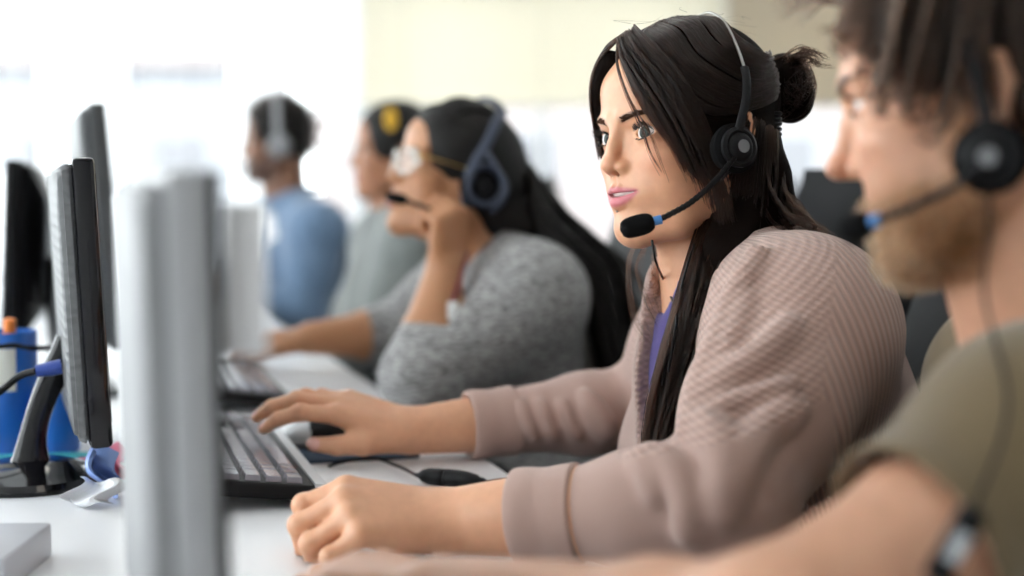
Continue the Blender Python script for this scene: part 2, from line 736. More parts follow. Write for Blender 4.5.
# ------------------------------------------------------------------ heads, hands, bodies
class Head:
    """local frame in cm: f forward, l to the person's left, u up; origin between the ears at eye height"""
    def __init__(s, O, yaw, pitch=0.0, roll=0.0, scale=1.0):
        a, p, r = map(math.radians, (yaw, pitch, roll))
        F = A(-math.cos(a) * math.cos(p), -math.sin(a) * math.cos(p), math.sin(p))
        L0 = A(math.sin(a), -math.cos(a), 0)
        U0 = np.cross(F, L0)
        L = L0 * math.cos(r) + U0 * math.sin(r)
        U = np.cross(F, L)
        s.O, s.R, s.s = np.asarray(O, float), np.stack([F, L, U], 1), 0.01 * scale

    def W(s, f, l, u):
        return s.O + s.R @ (A(f, l, u) * s.s)

    def Wn(s, pts):
        return s.O + (np.asarray(pts, float) * s.s) @ s.R.T

    def loc(s, p):
        return ((np.asarray(p, float) - s.O) @ s.R) / s.s

    def E(s, c, r, k=0.8, op='+', tilt=None):
        R = s.R
        if tilt is not None: R = s.R @ np.array(Matrix.Rotation(math.radians(tilt[0]), 3, 'XYZ'[tilt[1]]))
        return ell(s.W(*c), np.asarray(r, float) * s.s, k * s.s, R, op)

    def C(s, a, b, ra, rb=None, k=0.8, op='+'):
        return cone(s.W(*a), s.W(*b), ra * s.s, (ra if rb is None else rb) * s.s, k * s.s, op)

    def X(s, fn, c, r, k=0.0, op='+'):
        """fn(local cm points) -> distance in cm"""
        def f(p):
            return fn(((p - s.O) @ s.R).astype(np.float32) / s.s) * s.s
        return custom(f, s.W(*c), r * s.s, k * s.s, op)


def mirror(fn):
    return [fn(1), fn(-1)]


EYE_SH = 0.34


def face_prims(h, male=False, mouth_open=0.16, nose=0.86, lips=1.0, wide=0.96, eye_open=0.60, eye_w=1.28, mu=-5.6, tu=-2.7, mf=9.1, jaw=1.0):
    E, C = h.E, h.C
    w = wide
    p = [E((-0.1, 0, 3.0), (8.75, 7.3 * w, 8.0), 1.0),
         E((3.9, 0, -3.3), (4.9, 5.5 * w, 7.0), 1.5)]
    gw = 5.3 if male else 4.6
    cb = -9.15 if not male else -9.9
    cf0 = mf - 1.5
    for m in (1, -1):
        p += [C((0.8, m * gw * w, -6.0), (4.8, m * 3.5 * w, -8.5), 1.4, 1.35, 1.6),
              C((4.8, m * 3.5 * w, -8.5), (cf0 - 0.4, m * 0.9, cb), 1.35, 1.3, 1.4),
              C((0.6, m * (gw + 0.5) * w, -2.0), (0.8, m * gw * w, -6.0), 1.5, 1.4, 1.5)]
        p += [E((6.0, m * 4.15 * w, -2.5), (2.0, 1.75, 1.5), 1.6),
              E((5.4, m * 2.8 * w, -5.2), (2.4, 2.0, 2.4), 1.8),
              E((3.4, m * 4.4 * w, -5.0), (3.0, 1.4, 2.6), 1.8),
              C((8.6, m * 0.9, 1.7), (7.4, m * 4.4, 1.9), 0.5 if not male else 0.85, 0.5, 1.2)]
    p += [E((cf0 + 0.1, 0, cb + 0.15), (1.2, 1.6 * jaw, 1.25), 1.3),
          E((cf0 - 1.0, 0, cb + 0.9), (1.7, 2.6, 1.9), 1.8),
          E((5.9, 0, 4.6), (2.5, 4.5, 2.9), 2.0)]
    for m in (1, -1):
        p += [E((9.6, m * 3.1, -0.1), (1.45, 1.8, 1.0), 1.0, '-')]
    for m in (1, -1):
        p += [E((6.72, m * 3.15, -0.05), (1.50, 1.60, 1.50), 0.45),
              C((8.1, m * 1.9, 1.15), (7.3, m * 4.4, 1.05), 0.3, 0.28, 0.5)]
    n = nose
    nb = mf - 0.75
    p += [C((8.6, 0, 1.0), (9.2, 0, -0.9), 0.56, 0.56, 0.9),
          C((9.2, 0, -0.9), (nb + 1.45 * n, 0, tu + 0.45), 0.56, 0.68, 0.5),
          E((nb + 1.75 * n, 0, tu), (0.74, 0.84, 0.74), 0.5),
          E((nb - 0.1, 0, tu - 0.45), (1.15, 1.35, 0.9), 0.8)]
    for m in (1, -1):
        p += [E((nb + 0.72 * n, m * 1.1, tu - 0.3), (0.76, 0.52, 0.56), 0.45)]
    p += [C((nb + 1.7 * n, 0, tu - 0.5), (nb + 0.4, 0, tu - 0.95), 0.3, 0.35, 0.35)]
    if male:
        p += [C((7.6, 0, -0.6), (nb + 0.25 * n, 0, tu + 0.3), 0.95, 1.15, 0.6), C((7.4, 0, 0.8), (8.4, 0, -1.0), 0.9, 0.8, 0.6)]
    # mouth
    p += [E((mf - 1.95, 0, mu + 0.1), (2.05, 2.9, 2.2), 1.3)]
    li = lips
    o = mouth_open
    cf = mf - 1.05
    # upper lip with a cupid's bow
    up = [(cf, 2.65, mu + 0.22), (mf - 0.40, 1.5, mu + 0.24 + o * .6), (mf + 0.02, 0.55, mu + 0.38 + o), (mf + 0.05, 0, mu + 0.3 + o)]
    lo = [(cf, 2.65, mu + 0.18), (mf - 0.42, 1.45, mu - 0.30 - o * .6), (mf - 0.08, 0.55, mu - 0.6 - o), (mf - 0.02, 0, mu - 0.62 - o)]
    for m in (1, -1):
        for q, rs, kk in ((up, (0.16, 0.30 * li, 0.36 * li, 0.34 * li), 0.32), (lo, (0.16, 0.38 * li, 0.50 * li, 0.51 * li), 0.36)):
            for a, b, ra, rb in zip(q, q[1:], rs, rs[1:]):
                p.append(C((a[0], a[1] * m, a[2]), (b[0], b[1] * m, b[2]), ra, rb, kk))
    # line of the mouth
    def slit(q):
        f, l, u = q[:, 0], q[:, 1], q[:, 2]
        hh = (0.07 + o * 0.75) * np.clip(1 - (l / 2.55) ** 2, 0.0, 1)
        a = np.abs(u - (mu + 0.032 * l * l)) - hh
        return np.maximum(a, np.maximum(mf - 1.6 - f, np.abs(l) - 2.6)) * 0.8
    p.append(h.X(slit, (mf - 0.4, 0, mu), 2.9, 0.12, '-'))
    # nostrils
    for m in (1, -1):
        p.append(E((nb + 1.0 * n, m * 0.52, tu - 0.76), (0.5, 0.27, 0.36), 0.15, '-'))
    # philtrum, fold under the lower lip
    p.append(C((nb + 1.1, 0, tu - 1.3), (mf + 0.35, 0, mu + 1.0), 0.2, 0.2, 0.4, '-'))
    # eye openings (almond cut through the lids)
    for m in (1, -1):
        def almond(q, m=m):
            f, l, u = q[:, 0], q[:, 1] - m * (3.15 + EYE_SH), q[:, 2] + 0.02 - 0.06 * (q[:, 1] * m - 3.15)
            ww, hu, hl = eye_w, eye_open * 1.1, eye_open * 0.8
            ru = (ww * ww + hu * hu) / (2 * hu); rl = (ww * ww + hl * hl) / (2 * hl)
            du = np.sqrt(l * l + (u + ru - hu) ** 2) - ru
            dl = np.sqrt(l * l + (u - rl + hl) ** 2) - rl
            return np.maximum(np.maximum(du, dl), 7.35 - f)
        p.append(h.X(almond, (8.2, m * 3.15, 0), 2.0, 0.08, '-'))
    return p


def ear_prims(h, sides=(1, -1), wide=1.0, out=1.0):
    p = []
    for m in sides:
        x = 7.0 * wide - (1 - out) * 0.8
        R = [(-0.2, x + 0.3, -4.0), (-0.9, x + 0.75, -2.6), (-1.7, x + 1.0, -0.6), (-1.4, x + 1.0, 0.9), (-0.3, x + 0.7, 1.3), (0.5, x + 0.3, 0.6), (0.6, x, -0.6)]
        for a, b in zip(R, R[1:]):
            p.append(h.C((a[0], a[1] * m, a[2]), (b[0], b[1] * m, b[2]), 0.38, 0.38, 0.2))
        p.append(h.E((-0.6, m * (x + 0.25), -1.2), (1.1, 0.35, 2.3), 0.4))
        p.append(h.E((0.35, m * (x + 0.15), -1.9), (0.4, 0.4, 0.6), 0.3))
    return p


def hand_prims(wr, palm_dir, normal, side, pose, s=1.0, k=0.005):
    """wr wrist point; palm_dir towards the knuckles; normal = back-of-hand direction; side=+1 when the thumb lies at +cross(normal, dir)...
    pose: per finger (index..little) list of (bend1, bend2, bend3) degrees and spread; thumb: list of 3 offsets (dir, lat, norm) in m"""
    D = nrm(palm_dir)
    Nn = nrm(normal - D * (np.asarray(normal) @ D))
    T = np.cross(Nn, D) * side           # towards the thumb
    pr = []
    kn = [(0.088, 0.026), (0.091, 0.006), (0.086, -0.013), (0.078, -0.031)]
    ln = [(0.041, 0.025, 0.020), (0.045, 0.029, 0.021), (0.042, 0.027, 0.021), (0.033, 0.020, 0.018)]
    rad = [0.0092, 0.0095, 0.0090, 0.0080]
    w = np.asarray(wr, float)
    # palm: four metacarpals blended
    for i, (x, y) in enumerate(kn):
        kp = w + (D * x + T * y + Nn * (0.004 - 0.12 * abs(y - 0.004))) * s
        a = w + (D * 0.008 + T * y * 0.62) * s
        pr.append(cone(a, kp, 0.0155 * s, 0.0112 * s, 0.014))
    pr.append(ell(w + (D * 0.045 + T * 0.0 - Nn * 0.006) * s, A(0.042, 0.034, 0.013) * s, 0.012, np.stack([D, T, Nn], 1)))
    fingers = []
    for i, (x, y) in enumerate(kn):
        kp = w + (D * x + T * y + Nn * (0.004 - 0.12 * abs(y - 0.004))) * s
        b, spread = pose['f'][i]
        d = nrm(D * math.cos(math.radians(spread)) + T * math.sin(math.radians(spread)))
        ax = np.cross(d, Nn)
        ang = 0.0
        q = kp
        pts = [q]
        for j in range(3):
            ang += math.radians(b[j])
            dd = d * math.cos(ang) - Nn * math.sin(ang)
            q = q + dd * ln[i][j] * s
            pts.append(q)
        r = rad[i] * s
        g = [cone(pts[0], pts[1], r * 1.12, r * 1.0, 0.003),
             cone(pts[1], pts[2], r * 1.02, r * 0.92, 0.003),
             cone(pts[2], pts[3], r * 0.92, r * 0.72, 0.003)]
        # knuckles
        g.append(ell(pts[1] + Nn * 0.001, A(1, 1, 1) * r * 1.07, 0.004))
        fingers.append((group(g), pts, r))
    hp = group(pr)
    out = [hp]
    for g, pts, r in fingers:
        g.k = 0.0045
        out.append(g)
    # thumb
    tp = [w + (D * a + T * b + Nn * c) * s for a, b, c in pose['t']]
    g = group([cone(tp[0], tp[1], 0.015 * s, 0.0125 * s, 0.004), cone(tp[1], tp[2], 0.0122 * s, 0.0105 * s, 0.004), cone(tp[2], tp[3], 0.0105 * s, 0.0082 * s, 0.004)])
    g.k = 0.012
    out.append(g)
    gg = group(out)
    gg.k = 0.012
    return gg, [f[1] for f in fingers], tp, (D, T, Nn)


def frame(up, side):
    """columns: side, front, up   (side = towards the person's left)"""
    U = nrm(up); S = nrm(np.asarray(side) - U * (np.asarray(side) @ U))
    return np.stack([S, np.cross(U, S) * -1.0, U], 1)


class Fig:
    """joint positions of a seated figure"""
    def __init__(s, **k):
        s.__dict__.update(k)


def torso(g, infl=0.0, bust=0.0, bulk=1.0):
    """pelvis -> chest -> neck base; g.pel, g.chest, g.neck, g.shL, g.shR"""
    side = nrm(g.shL - g.shR)
    Fc = frame(g.neck - g.chest, side)
    Fp = frame(g.chest - g.pel, side)
    sw = np.linalg.norm(g.shL - g.shR)
    b = bulk
    mid = (g.pel + g.chest) / 2
    i = infl
    front = Fc[:, 1]
    p = [ell(g.chest, A(0.44 * sw + i, 0.115 * b + i, 0.145 + i), 0.05, Fc),
         ell(mid, A(0.40 * sw * b + i, 0.12 * b + i, 0.17 + i), 0.06, Fp),
         ell(g.pel, A(0.46 * sw * b + i, 0.13 * b + i, 0.14 + i), 0.06, Fp),
         cone(g.shL, g.neck, 0.052 + i, 0.05 + i, 0.05), cone(g.shR, g.neck, 0.052 + i, 0.05 + i, 0.05),
         cone(g.shL, g.chest + Fc[:, 0] * 0.10, 0.06 + i, 0.07 + i, 0.05), cone(g.shR, g.chest - Fc[:, 0] * 0.10, 0.06 + i, 0.07 + i, 0.05)]
    if bust > 0:
        for m in (1, -1):
            p.append(ell(g.chest + front * 0.085 * b + Fc[:, 0] * m * 0.078 - Fc[:, 2] * 0.055, A(bust + i, bust * 0.95 + i, bust + i), 0.045, Fc))
    return p, Fc, Fp


def arm(sh, el, wr, r0=0.052, r1=0.043, r2=0.028, k=0.03, fore=0.98):
    m1 = sh * 0.55 + el * 0.45
    f1 = el * 0.7 + wr * 0.3
    return [cone(sh, m1, r0, r0 * 0.92, k), cone(m1, el, r0 * 0.92, r1, 0.02), cone(el, f1, r1, r1 * fore, 0.02), cone(f1, wr, r1 * fore, r2, 0.02)]


def legs(g, infl=0.0):
    p = []
    for hip, kn, an, toe in ((g.pel + g.sideL * 0.09, g.kneeL, g.ankL, g.toeL), (g.pel - g.sideL * 0.09, g.kneeR, g.ankR, g.toeR)):
        p += [cone(hip, kn, 0.085 + infl, 0.058 + infl, 0.05), cone(kn, an, 0.057 + infl, 0.042 + infl, 0.03)]
    return p


def seat_legs(g, N, D, zf=0.0):
    """standard seated legs: thighs forward, shins down"""
    g.sideL = -D
    for nm, m in (('L', -1), ('R', 1)):
        hip = g.pel + D * 0.09 * m
        kn = hip + N * 0.40 + D * 0.03 * m; kn[2] = 0.53
        an = kn + N * 0.06; an[2] = 0.09
        toe = an + N * 0.17; toe[2] = 0.035
        setattr(g, 'knee' + nm, kn); setattr(g, 'ank' + nm, an); setattr(g, 'toe' + nm, toe)


BROW_U = 1.45


def rest_on_desk(V):
    """soft parts flatten where they press on the desk top"""
    n = (V[:, :2] - E0[:2]) @ Nv[:2]
    m = (n > -0.01) & (V[:, 2] > 0.69) & (V[:, 2] < DESK + 0.0012)
    V[m, 2] = DESK + 0.0012
    return V


def rest_on_seat(V, c, rz, d=0.0):
    """the seat of the chair carries the thighs"""
    x, y = V[:, 0] - c[0], V[:, 1] - c[1]
    lx, ly = x * math.cos(rz) + y * math.sin(rz), -x * math.sin(rz) + y * math.cos(rz)
    m = (np.abs(lx) < 0.245) & (np.abs(ly) < 0.245) & (V[:, 2] > 0.40) & (V[:, 2] < SEAT_Z + d)
    V[m, 2] = SEAT_Z + d
    return V


SEAT_Z = 0.4925


def pigment(V, h, base, lip=None, blush=0.0, brow=None, beard=None, lips=1.0, mouth_open=0.16, mu=-5.6, mf=9.1, tu=-2.95):
    """albedo per vertex: the skin's own colours only"""
    C = np.tile(np.asarray(base, np.float32), (len(V), 1))
    q = h.loc(V)
    f, l, u = q[:, 0], q[:, 1], q[:, 2]
    hd = (np.abs(l) < 8.5) & (u > -13) & (u < 12) & (f > -8) & (f < 14)
    al = np.abs(l)

    def mixc(w, c):
        nonlocal C
        w = np.clip(w, 0, 1)[:, None] * hd[:, None]
        C = C * (1 - w) + np.asarray(c, np.float32) * w
    if blush:
        wv = np.exp(-(((al - 4.3) / 1.8) ** 2 + ((u + 3.0) / 1.6) ** 2)) * (f > 4) * blush
        mixc(wv, (base[0] * 1.0, base[1] * 0.72, base[2] * 0.72))
        wv = np.exp(-(((al) / 1.2) ** 2 + ((u - tu) / 0.9) ** 2)) * (f > 9.3) * blush * 0.8
        mixc(wv, (base[0] * 1.0, base[1] * 0.75, base[2] * 0.75))
    if beard is not None:
        m1 = 1 / (1 + np.exp(-(-(u + 5.2 + 0.10 * (f - 5) * 0 + np.clip((5.5 - f) * 0.0, 0, 3))) * 2.5))
        side = 1 / (1 + np.exp(-(1.8 - np.abs(f - 1.2 + 0.0 * u)) * 3)) * (u < 0.5)
        low = 1 / (1 + np.exp(-(-u - 4.6 - 0.28 * np.clip(f - 2.5, 0, 9)+ 1.2 * np.exp(-(al / 2.6) ** 2) * (f > 8)) * 2.2))
        w = np.clip(np.maximum(low, side * 0.9), 0, 1) / (1 + np.exp(-(u + 12.0) * 2.5)) / (1 + np.exp(-(f - 0.2 - 0.35 * np.clip(-u - 8, 0, 4)) * 2.5))
        mixc(w * 0.85, beard)
    if lip is not None:
        top = mu + (0.28 + mouth_open + 0.34 * lips) + 0.10 * np.exp(-((al - 0.55) / 0.45) ** 2) - 0.05 - 0.34 * np.clip(al / 2.6, 0, 1) ** 1.6
        bot = mu - (0.6 + mouth_open + 0.44 * lips) + 1.15 * np.clip(al / 2.6, 0, 1) ** 2
        w = 1 / (1 + np.exp(-(top - u) * 18)) * 1 / (1 + np.exp(-(u - bot) * 18)) * (f > mf - 1.45) * (1 / (1 + np.exp(-(2.7 - al) * 12)))
        mixc(w, lip)
    if brow is not None:
        uc = BROW_U + 0.42 * np.sin(np.clip((al - 1.2) / 3.6, 0, 1) * math.pi * 0.72)
        th = 0.36 * np.clip((5.2 - al) / 2.0, 0.25, 1)
        w = np.exp(-((u - uc) / th) ** 4) * (1 / (1 + np.exp(-(al - 1.25) * 6))) * (1 / (1 + np.exp(-(4.9 - al) * 6))) * (f > 5)
        mixc(w * 0.85, brow)
    return C


def eyes(h, person, iris, gaze=(1, 0, 0), r=1.38, seg=32, ball_mat=None):
    for m in (1, -1):
        mb = bmesh.new()
        bmesh.ops.create_uvsphere(mb, u_segments=seg, v_segments=seg // 2, radius=1.0)
        me = bpy.data.meshes.new('eye')
        mb.to_mesh(me); mb.free()
        for p in me.polygons: p.use_smooth = True
        me.materials.append(ball_mat)
        o = bpy.data.objects.new('eye', me)
        COL.objects.link(o)
        o.parent = person
        g = h.R @ nrm(gaze)
        c = h.W(6.72, m * 3.15, -0.05)
        o.matrix_parent_inverse = Matrix.Translation(person.location).inverted()
        o.location = c
        o.rotation_euler = Vector(g).to_track_quat('Z', 'Y').to_euler()
        o.scale = (r * h.s,) * 3


def lashes(h, person, material, eye_open=0.60, eye_w=1.28, n=80, length=0.75, seed=1):
    rng = np.random.default_rng(seed)
    cs = []
    for m in (1, -1):
        for upper in (1, 0):
            hh = eye_open * (1.1 if upper else 0.8)
            R = (eye_w ** 2 + hh ** 2) / (2 * hh)
            for i in range(n if upper else n // 2):
                x = (rng.random() * 2 - 1) * eye_w * 0.96
                y = (math.sqrt(max(R * R - x * x, 0)) - R + hh) * (1 if upper else -1)
                l = 3.15 + EYE_SH + x
                f0 = 6.72 + math.sqrt(max(1.50 ** 2 - (x * 0.94) ** 2 - y * y, 0.05))
                u0 = y - 0.02 + 0.06 * x
                out = 0.25 * x
                ln = length * (0.75 + 0.4 * rng.random()) * (1.0 if upper else 0.5) * (1 + 0.25 * x / eye_w)
                pts = []
                for t in np.linspace(0, 1, 5):
                    pts.append((f0 - 0.05 + ln * t * 0.85, m * (l + out * t + 0.1 * x * t), u0 + (ln * (0.05 * t + 0.55 * t * t) if upper else -ln * 0.5 * t)))
                cs.append(h.Wn(pts))
    return strands('eyelashes', cs, 0.00028, material, person, 0.3)


def brows(h, person, material, prims, n=220, seed=2, thick=1.0, rad=0.00020):
    rng = np.random.default_rng(seed)
    cs = []
    starts = []
    for m in (1, -1):
        for i in range(n):
            t = rng.random()
            al = 1.25 + 3.5 * t
            uc = BROW_U + 0.42 * math.sin(min(max((al - 1.2) / 3.6, 0), 1) * math.pi * 0.72)
            th = 0.33 * min(max((5.2 - al) / 2.0, 0.2), 1) * thick
            u = uc + (rng.random() * 2 - 1) * th
            pts = []
            for k in np.linspace(0, 1, 4):
                pts.append((0, m * (al + 0.62 * k), u + (0.12 - 0.16 * t) * k + (uc - u) * 0.6 * k))
            starts.append(pts)
    # project on the face along f
    allp = np.array(starts).reshape(-1, 3)
    f = np.full(len(allp), 11.5)
    for _ in range(40):
        q = allp.copy(); q[:, 0] = f
        d = evaln(prims, h.Wn(q).astype(np.float32)) / h.s
        f = f - np.clip(d, -0.5, 1.5) * 0.8
    allp[:, 0] = f + 0.015
    allp = allp.reshape(-1, 4, 3)
    for q in allp:
        q[1:, 0] += 0.01
        cs.append(h.Wn(q))
    return strands('eyebrows', cs, rad, material, person, 0.3)


# ------------------------------------------------------------------ the room
# row geometry: the people sit along a long desk that runs away to the left
Dv = nrm(A(-0.292, 0.956, 0))        # along the row, away from the camera
Nv = nrm(A(-0.956, -0.292, 0))       # the way the people face
RZ = math.atan2(0.292, 0.956)        # local +Y runs along the row, local +X points from the monitors to the people
DESK = 0.74
E0 = A(0.0965, 1.214, 0)             # a point on the people's edge of the desk


def row(s, n, z=0.0):
    """s along the row, n across the desk from the people's edge"""
    return E0 + Dv * s + Nv * n + A(0, 0, z)


M_WALL = mat('white_wall_paint', (0.80, 0.80, 0.79), 0.8, bump=0.15, bscale=90)
M_CEIL = mat('ceiling_tile', (0.82, 0.82, 0.81), 0.9, bump=0.4, bscale=160)
M_CARPET = mat('grey_carpet', (0.16, 0.165, 0.18), 0.95, bump=0.8, bscale=400, var=0.25, vscale=60)
M_FRAME = mat('white_window_frame', (0.82, 0.83, 0.85), 0.4)
M_SLAT_C = None


def glass_mat():
    m = bpy.data.materials.new('window_glass')
    m.use_nodes = True
    nt = m.node_tree
    nt.nodes.clear()
    o = nt.nodes.new('ShaderNodeOutputMaterial')
    t = nt.nodes.new('ShaderNodeBsdfTransparent')
    t.inputs['Color'].default_value = (0.97, 0.985, 0.98, 1)
    g = nt.nodes.new('ShaderNodeBsdfGlossy')
    g.inputs['Roughness'].default_value = 0.02
    f = nt.nodes.new('ShaderNodeFresnel')
    f.inputs['IOR'].default_value = 1.45
    mx = nt.nodes.new('ShaderNodeMixShader')
    ge = nt.nodes.new('ShaderNodeNewGeometry')      # only the outer face of each side mirrors, the pane stays clear from within
    iv = nt.nodes.new('ShaderNodeMath'); iv.operation = 'SUBTRACT'; iv.inputs[0].default_value = 1.0
    ml = nt.nodes.new('ShaderNodeMath'); ml.operation = 'MULTIPLY'
    nt.links.new(ge.outputs['Backfacing'], iv.inputs[1])
    nt.links.new(iv.outputs[0], ml.inputs[0])
    nt.links.new(f.outputs[0], ml.inputs[1])
    nt.links.new(ml.outputs[0], mx.inputs[0])
    nt.links.new(t.outputs[0], mx.inputs[1])
    nt.links.new(g.outputs[0], mx.inputs[2])
    nt.links.new(mx.outputs[0], o.inputs['Surface'])
    return m


M_GLASS = glass_mat()


def slat_mat(name, color, tr):
    m = bpy.data.materials.new(name)
    m.use_nodes = True
    nt = m.node_tree
    B = nt.nodes['Principled BSDF']
    B.inputs['Base Color'].default_value = (*color, 1)
    B.inputs['Roughness'].default_value = 0.5
    t = nt.nodes.new('ShaderNodeBsdfTranslucent')
    t.inputs['Color'].default_value = (*color, 1)
    mx = nt.nodes.new('ShaderNodeMixShader')
    mx.inputs[0].default_value = tr
    nt.links.new(B.outputs[0], mx.inputs[1])
    nt.links.new(t.outputs[0], mx.inputs[2])
    nt.links.new(mx.outputs[0], nt.nodes['Material Output'].inputs['Surface'])
    return m


XL, XR, YB, YF, HC = -2.75, 2.7, 6.6, -1.6, 2.75
SILL, HEAD = 0.42, 2.55


def struct(mb, name, m, parent=None):
    o = mb.build(name, m, parent)
    if parent is None: o['kind'] = 'structure'
    return o


mb = MB(); mb.box(((XL + XR) / 2, (YB + YF) / 2, -0.05), (XR - XL + 0.6, YB - YF + 0.6, 0.1)); struct(mb, 'floor', M_CARPET)
mb = MB(); mb.box(((XL + XR) / 2, (YB + YF) / 2, HC + 0.05), (XR - XL + 0.6, YB - YF + 0.6, 0.1)); struct(mb, 'ceiling', M_CEIL)


def wall(name, axis, pos, a0, a1, holes, th=0.22):
    """axis 'x': wall runs along x at y = pos; the holes are (a, b) spans between SILL and HEAD"""
    mb = MB()
    def bx(a, b, z0, z1):
        if b - a < 1e-4: return
        if axis == 'x': mb.box(((a + b) / 2, pos + th / 2, (z0 + z1) / 2), (b - a, th, z1 - z0))
        else: mb.box((pos + math.copysign(th / 2, pos), (a + b) / 2, (z0 + z1) / 2), (th, b - a, z1 - z0))
    c = a0
    for a, b in holes:
        bx(c, a, 0, HC)
        bx(a, b, 0, SILL); bx(a, b, HEAD, HC)
        c = b
    bx(c, a1, 0, HC)
    return struct(mb, name, M_WALL)


def window(name, axis, pos, a, b, splits=()):
    """frame, mullions, transom and panes of one opening"""
    fr = MB()
    fw, fd = 0.05, 0.07
    sgn = math.copysign(1, pos)
    p = pos + sgn * 0.10
    def bx(mb, u0, u1, z0, z1, d=fd, off=0.0):
        if axis == 'x': mb.box(((u0 + u1) / 2, p + off, (z0 + z1) / 2), (u1 - u0, d, z1 - z0), bev=0.004 if d > 0.02 else 0)
        else: mb.box((p + off * sgn, (u0 + u1) / 2, (z0 + z1) / 2), (d, u1 - u0, z1 - z0), bev=0.004 if d > 0.02 else 0)
    bx(fr, a, a + fw, SILL, HEAD); bx(fr, b - fw, b, SILL, HEAD)
    bx(fr, a, b, SILL, SILL + fw); bx(fr, a, b, HEAD - fw, HEAD)
    for s in splits: bx(fr, s - fw / 2, s + fw / 2, SILL, HEAD)
    bx(fr, a, b, 2.02, 2.02 + fw)
    o = fr.build(name, M_FRAME)
    o['kind'] = 'structure'
    g = MB(); bx(g, a + fw, b - fw, SILL + fw, HEAD - fw, 0.006)
    g.build('glass', M_GLASS, o)
    s = MB(); bx(s, a, b, SILL - 0.035, SILL, 0.20, -0.02)
    s.build('window_sill', M_FRAME, o)
    return o


back_holes = [(-2.65, -0.71), (-0.69, 0.955), (0.985, 2.45)]
wall('wall_back', 'x', YB, XL - 0.2, XR + 0.2, back_holes)
left_holes = [(-1.3, 0.55), (0.75, 2.6), (2.8, 4.5), (4.7, 6.4)]
wall('wall_left', 'y', XL, YF, YB, left_holes)
wall('wall_right', 'y', XR, YF, YB, [])
wall('wall_front', 'x', YF - 0.22, XL - 0.2, XR + 0.2, [])
k = 1
for a, b in back_holes:
    window('window_%d' % k, 'x', YB, a, b, [-1.84, -1.28] if a < -2 else [(a + b) / 2]); k += 1
for a, b in left_holes:
    window('window_%d' % k, 'y', XL, a, b, [(a + b) / 2]); k += 1
mb = MB()
mb.box(((XL + XR) / 2, YB - 0.008, 0.05), (XR - XL, 0.016, 0.10), bev=0.003)
struct(mb, 'baseboard_back', M_FRAME)
mb = MB()
mb.box((XR - 0.008, (YB + YF) / 2, 0.05), (0.016, YB - YF - 0.05, 0.10), bev=0.003)
struct(mb, 'baseboard_right', M_FRAME)


# venetian blinds, let down to just above head height
def blind(x0, x1, z0, z1, m, tilt, label):
    t = empty('venetian_blind', ((x0 + x1) / 2, YB - 0.06, z0), label, 'blind', 'venetian blinds in the end windows')
    sl = MB()
    n = int((z1 - z0 - 0.07) / 0.021)
    for i in range(n):
        z = 0.03 + i * 0.021
        R = Matrix.Translation((0, 0, z)) @ Matrix.Rotation(math.radians(tilt), 4, 'X')
        sl.box((0, 0, 0), (x1 - x0, 0.025, 0.0008), M=R)
    sl.build('slats', m, t, smooth=False)
    r = MB(); r.box((0, 0, 0.008), (x1 - x0, 0.022, 0.016), bev=0.004); r.build('bottom_rail', M_RAIL, t)
    r = MB(); r.box((0, 0, z1 - z0 - 0.02), (x1 - x0, 0.04, 0.04), bev=0.004); r.build('head_rail', M_RAIL, t)
    for f in (0.12, 0.5, 0.88):
        c = MB(); c.box((x0 + (x1 - x0) * f - (x0 + x1) / 2, -0.014, (z1 - z0) / 2), (0.004, 0.0015, z1 - z0 - 0.02)); c.build('ladder_cord', M_RAIL, t)
    return t


def curtain(x, w_, label):
    """white sheer panel in soft folds"""
    t = empty('curtain', (x, YB - 0.05, 0.2), label, 'curtain', 'white sheer curtains at the end windows')
    mb = MB()
    n = 48
    zs = np.linspace(0, 2.38, 12)
    g = [[mb.bm.verts.new((-w_ / 2 + w_ * i / n, 0.018 * math.sin(i * 2 * math.pi * 7 / n) * (1 + 0.2 * math.sin(z * 2)), z)) for z in zs] for i in range(n + 1)]
    for i in range(n):
        for j in range(len(zs) - 1): mb.bm.faces.new((g[i][j], g[i + 1][j], g[i + 1][j + 1], g[i][j + 1]))
    mb.build('panel', M_SHEER, t)
    r = MB(); r.box((0, 0, 2.39), (w_ + 0.02, 0.03, 0.03), bev=0.006); r.build('rail', M_FRAME, t)
    return t


M_SHEER = slat_mat('white_sheer', (0.90, 0.90, 0.90), 0.6)
curtain(-2.0, 0.33, 'white sheer curtain hanging by the left window mullion')
curtain(-1.15, 0.28, 'white sheer curtain hanging left of the man in denim')
M_RAIL = mat('blind_rail', (0.55, 0.53, 0.47), 0.4)
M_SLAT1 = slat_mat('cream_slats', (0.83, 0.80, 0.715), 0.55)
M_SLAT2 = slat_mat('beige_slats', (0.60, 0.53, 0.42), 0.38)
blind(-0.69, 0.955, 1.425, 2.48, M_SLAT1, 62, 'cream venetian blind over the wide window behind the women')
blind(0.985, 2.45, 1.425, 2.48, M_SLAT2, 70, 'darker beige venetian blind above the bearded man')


# unseen ceiling light panels, added to brighten hair tops and the right side
def emis(name, color, s):
    m = bpy.data.materials.new(name)
    m.use_nodes = True
    B = m.node_tree.nodes['Principled BSDF']
    B.inputs['Base Color'].default_value = (0.8, 0.8, 0.8, 1)
    B.inputs['Emission Color'].default_value = (*color, 1)
    B.inputs['Emission Strength'].default_value = s
    return m


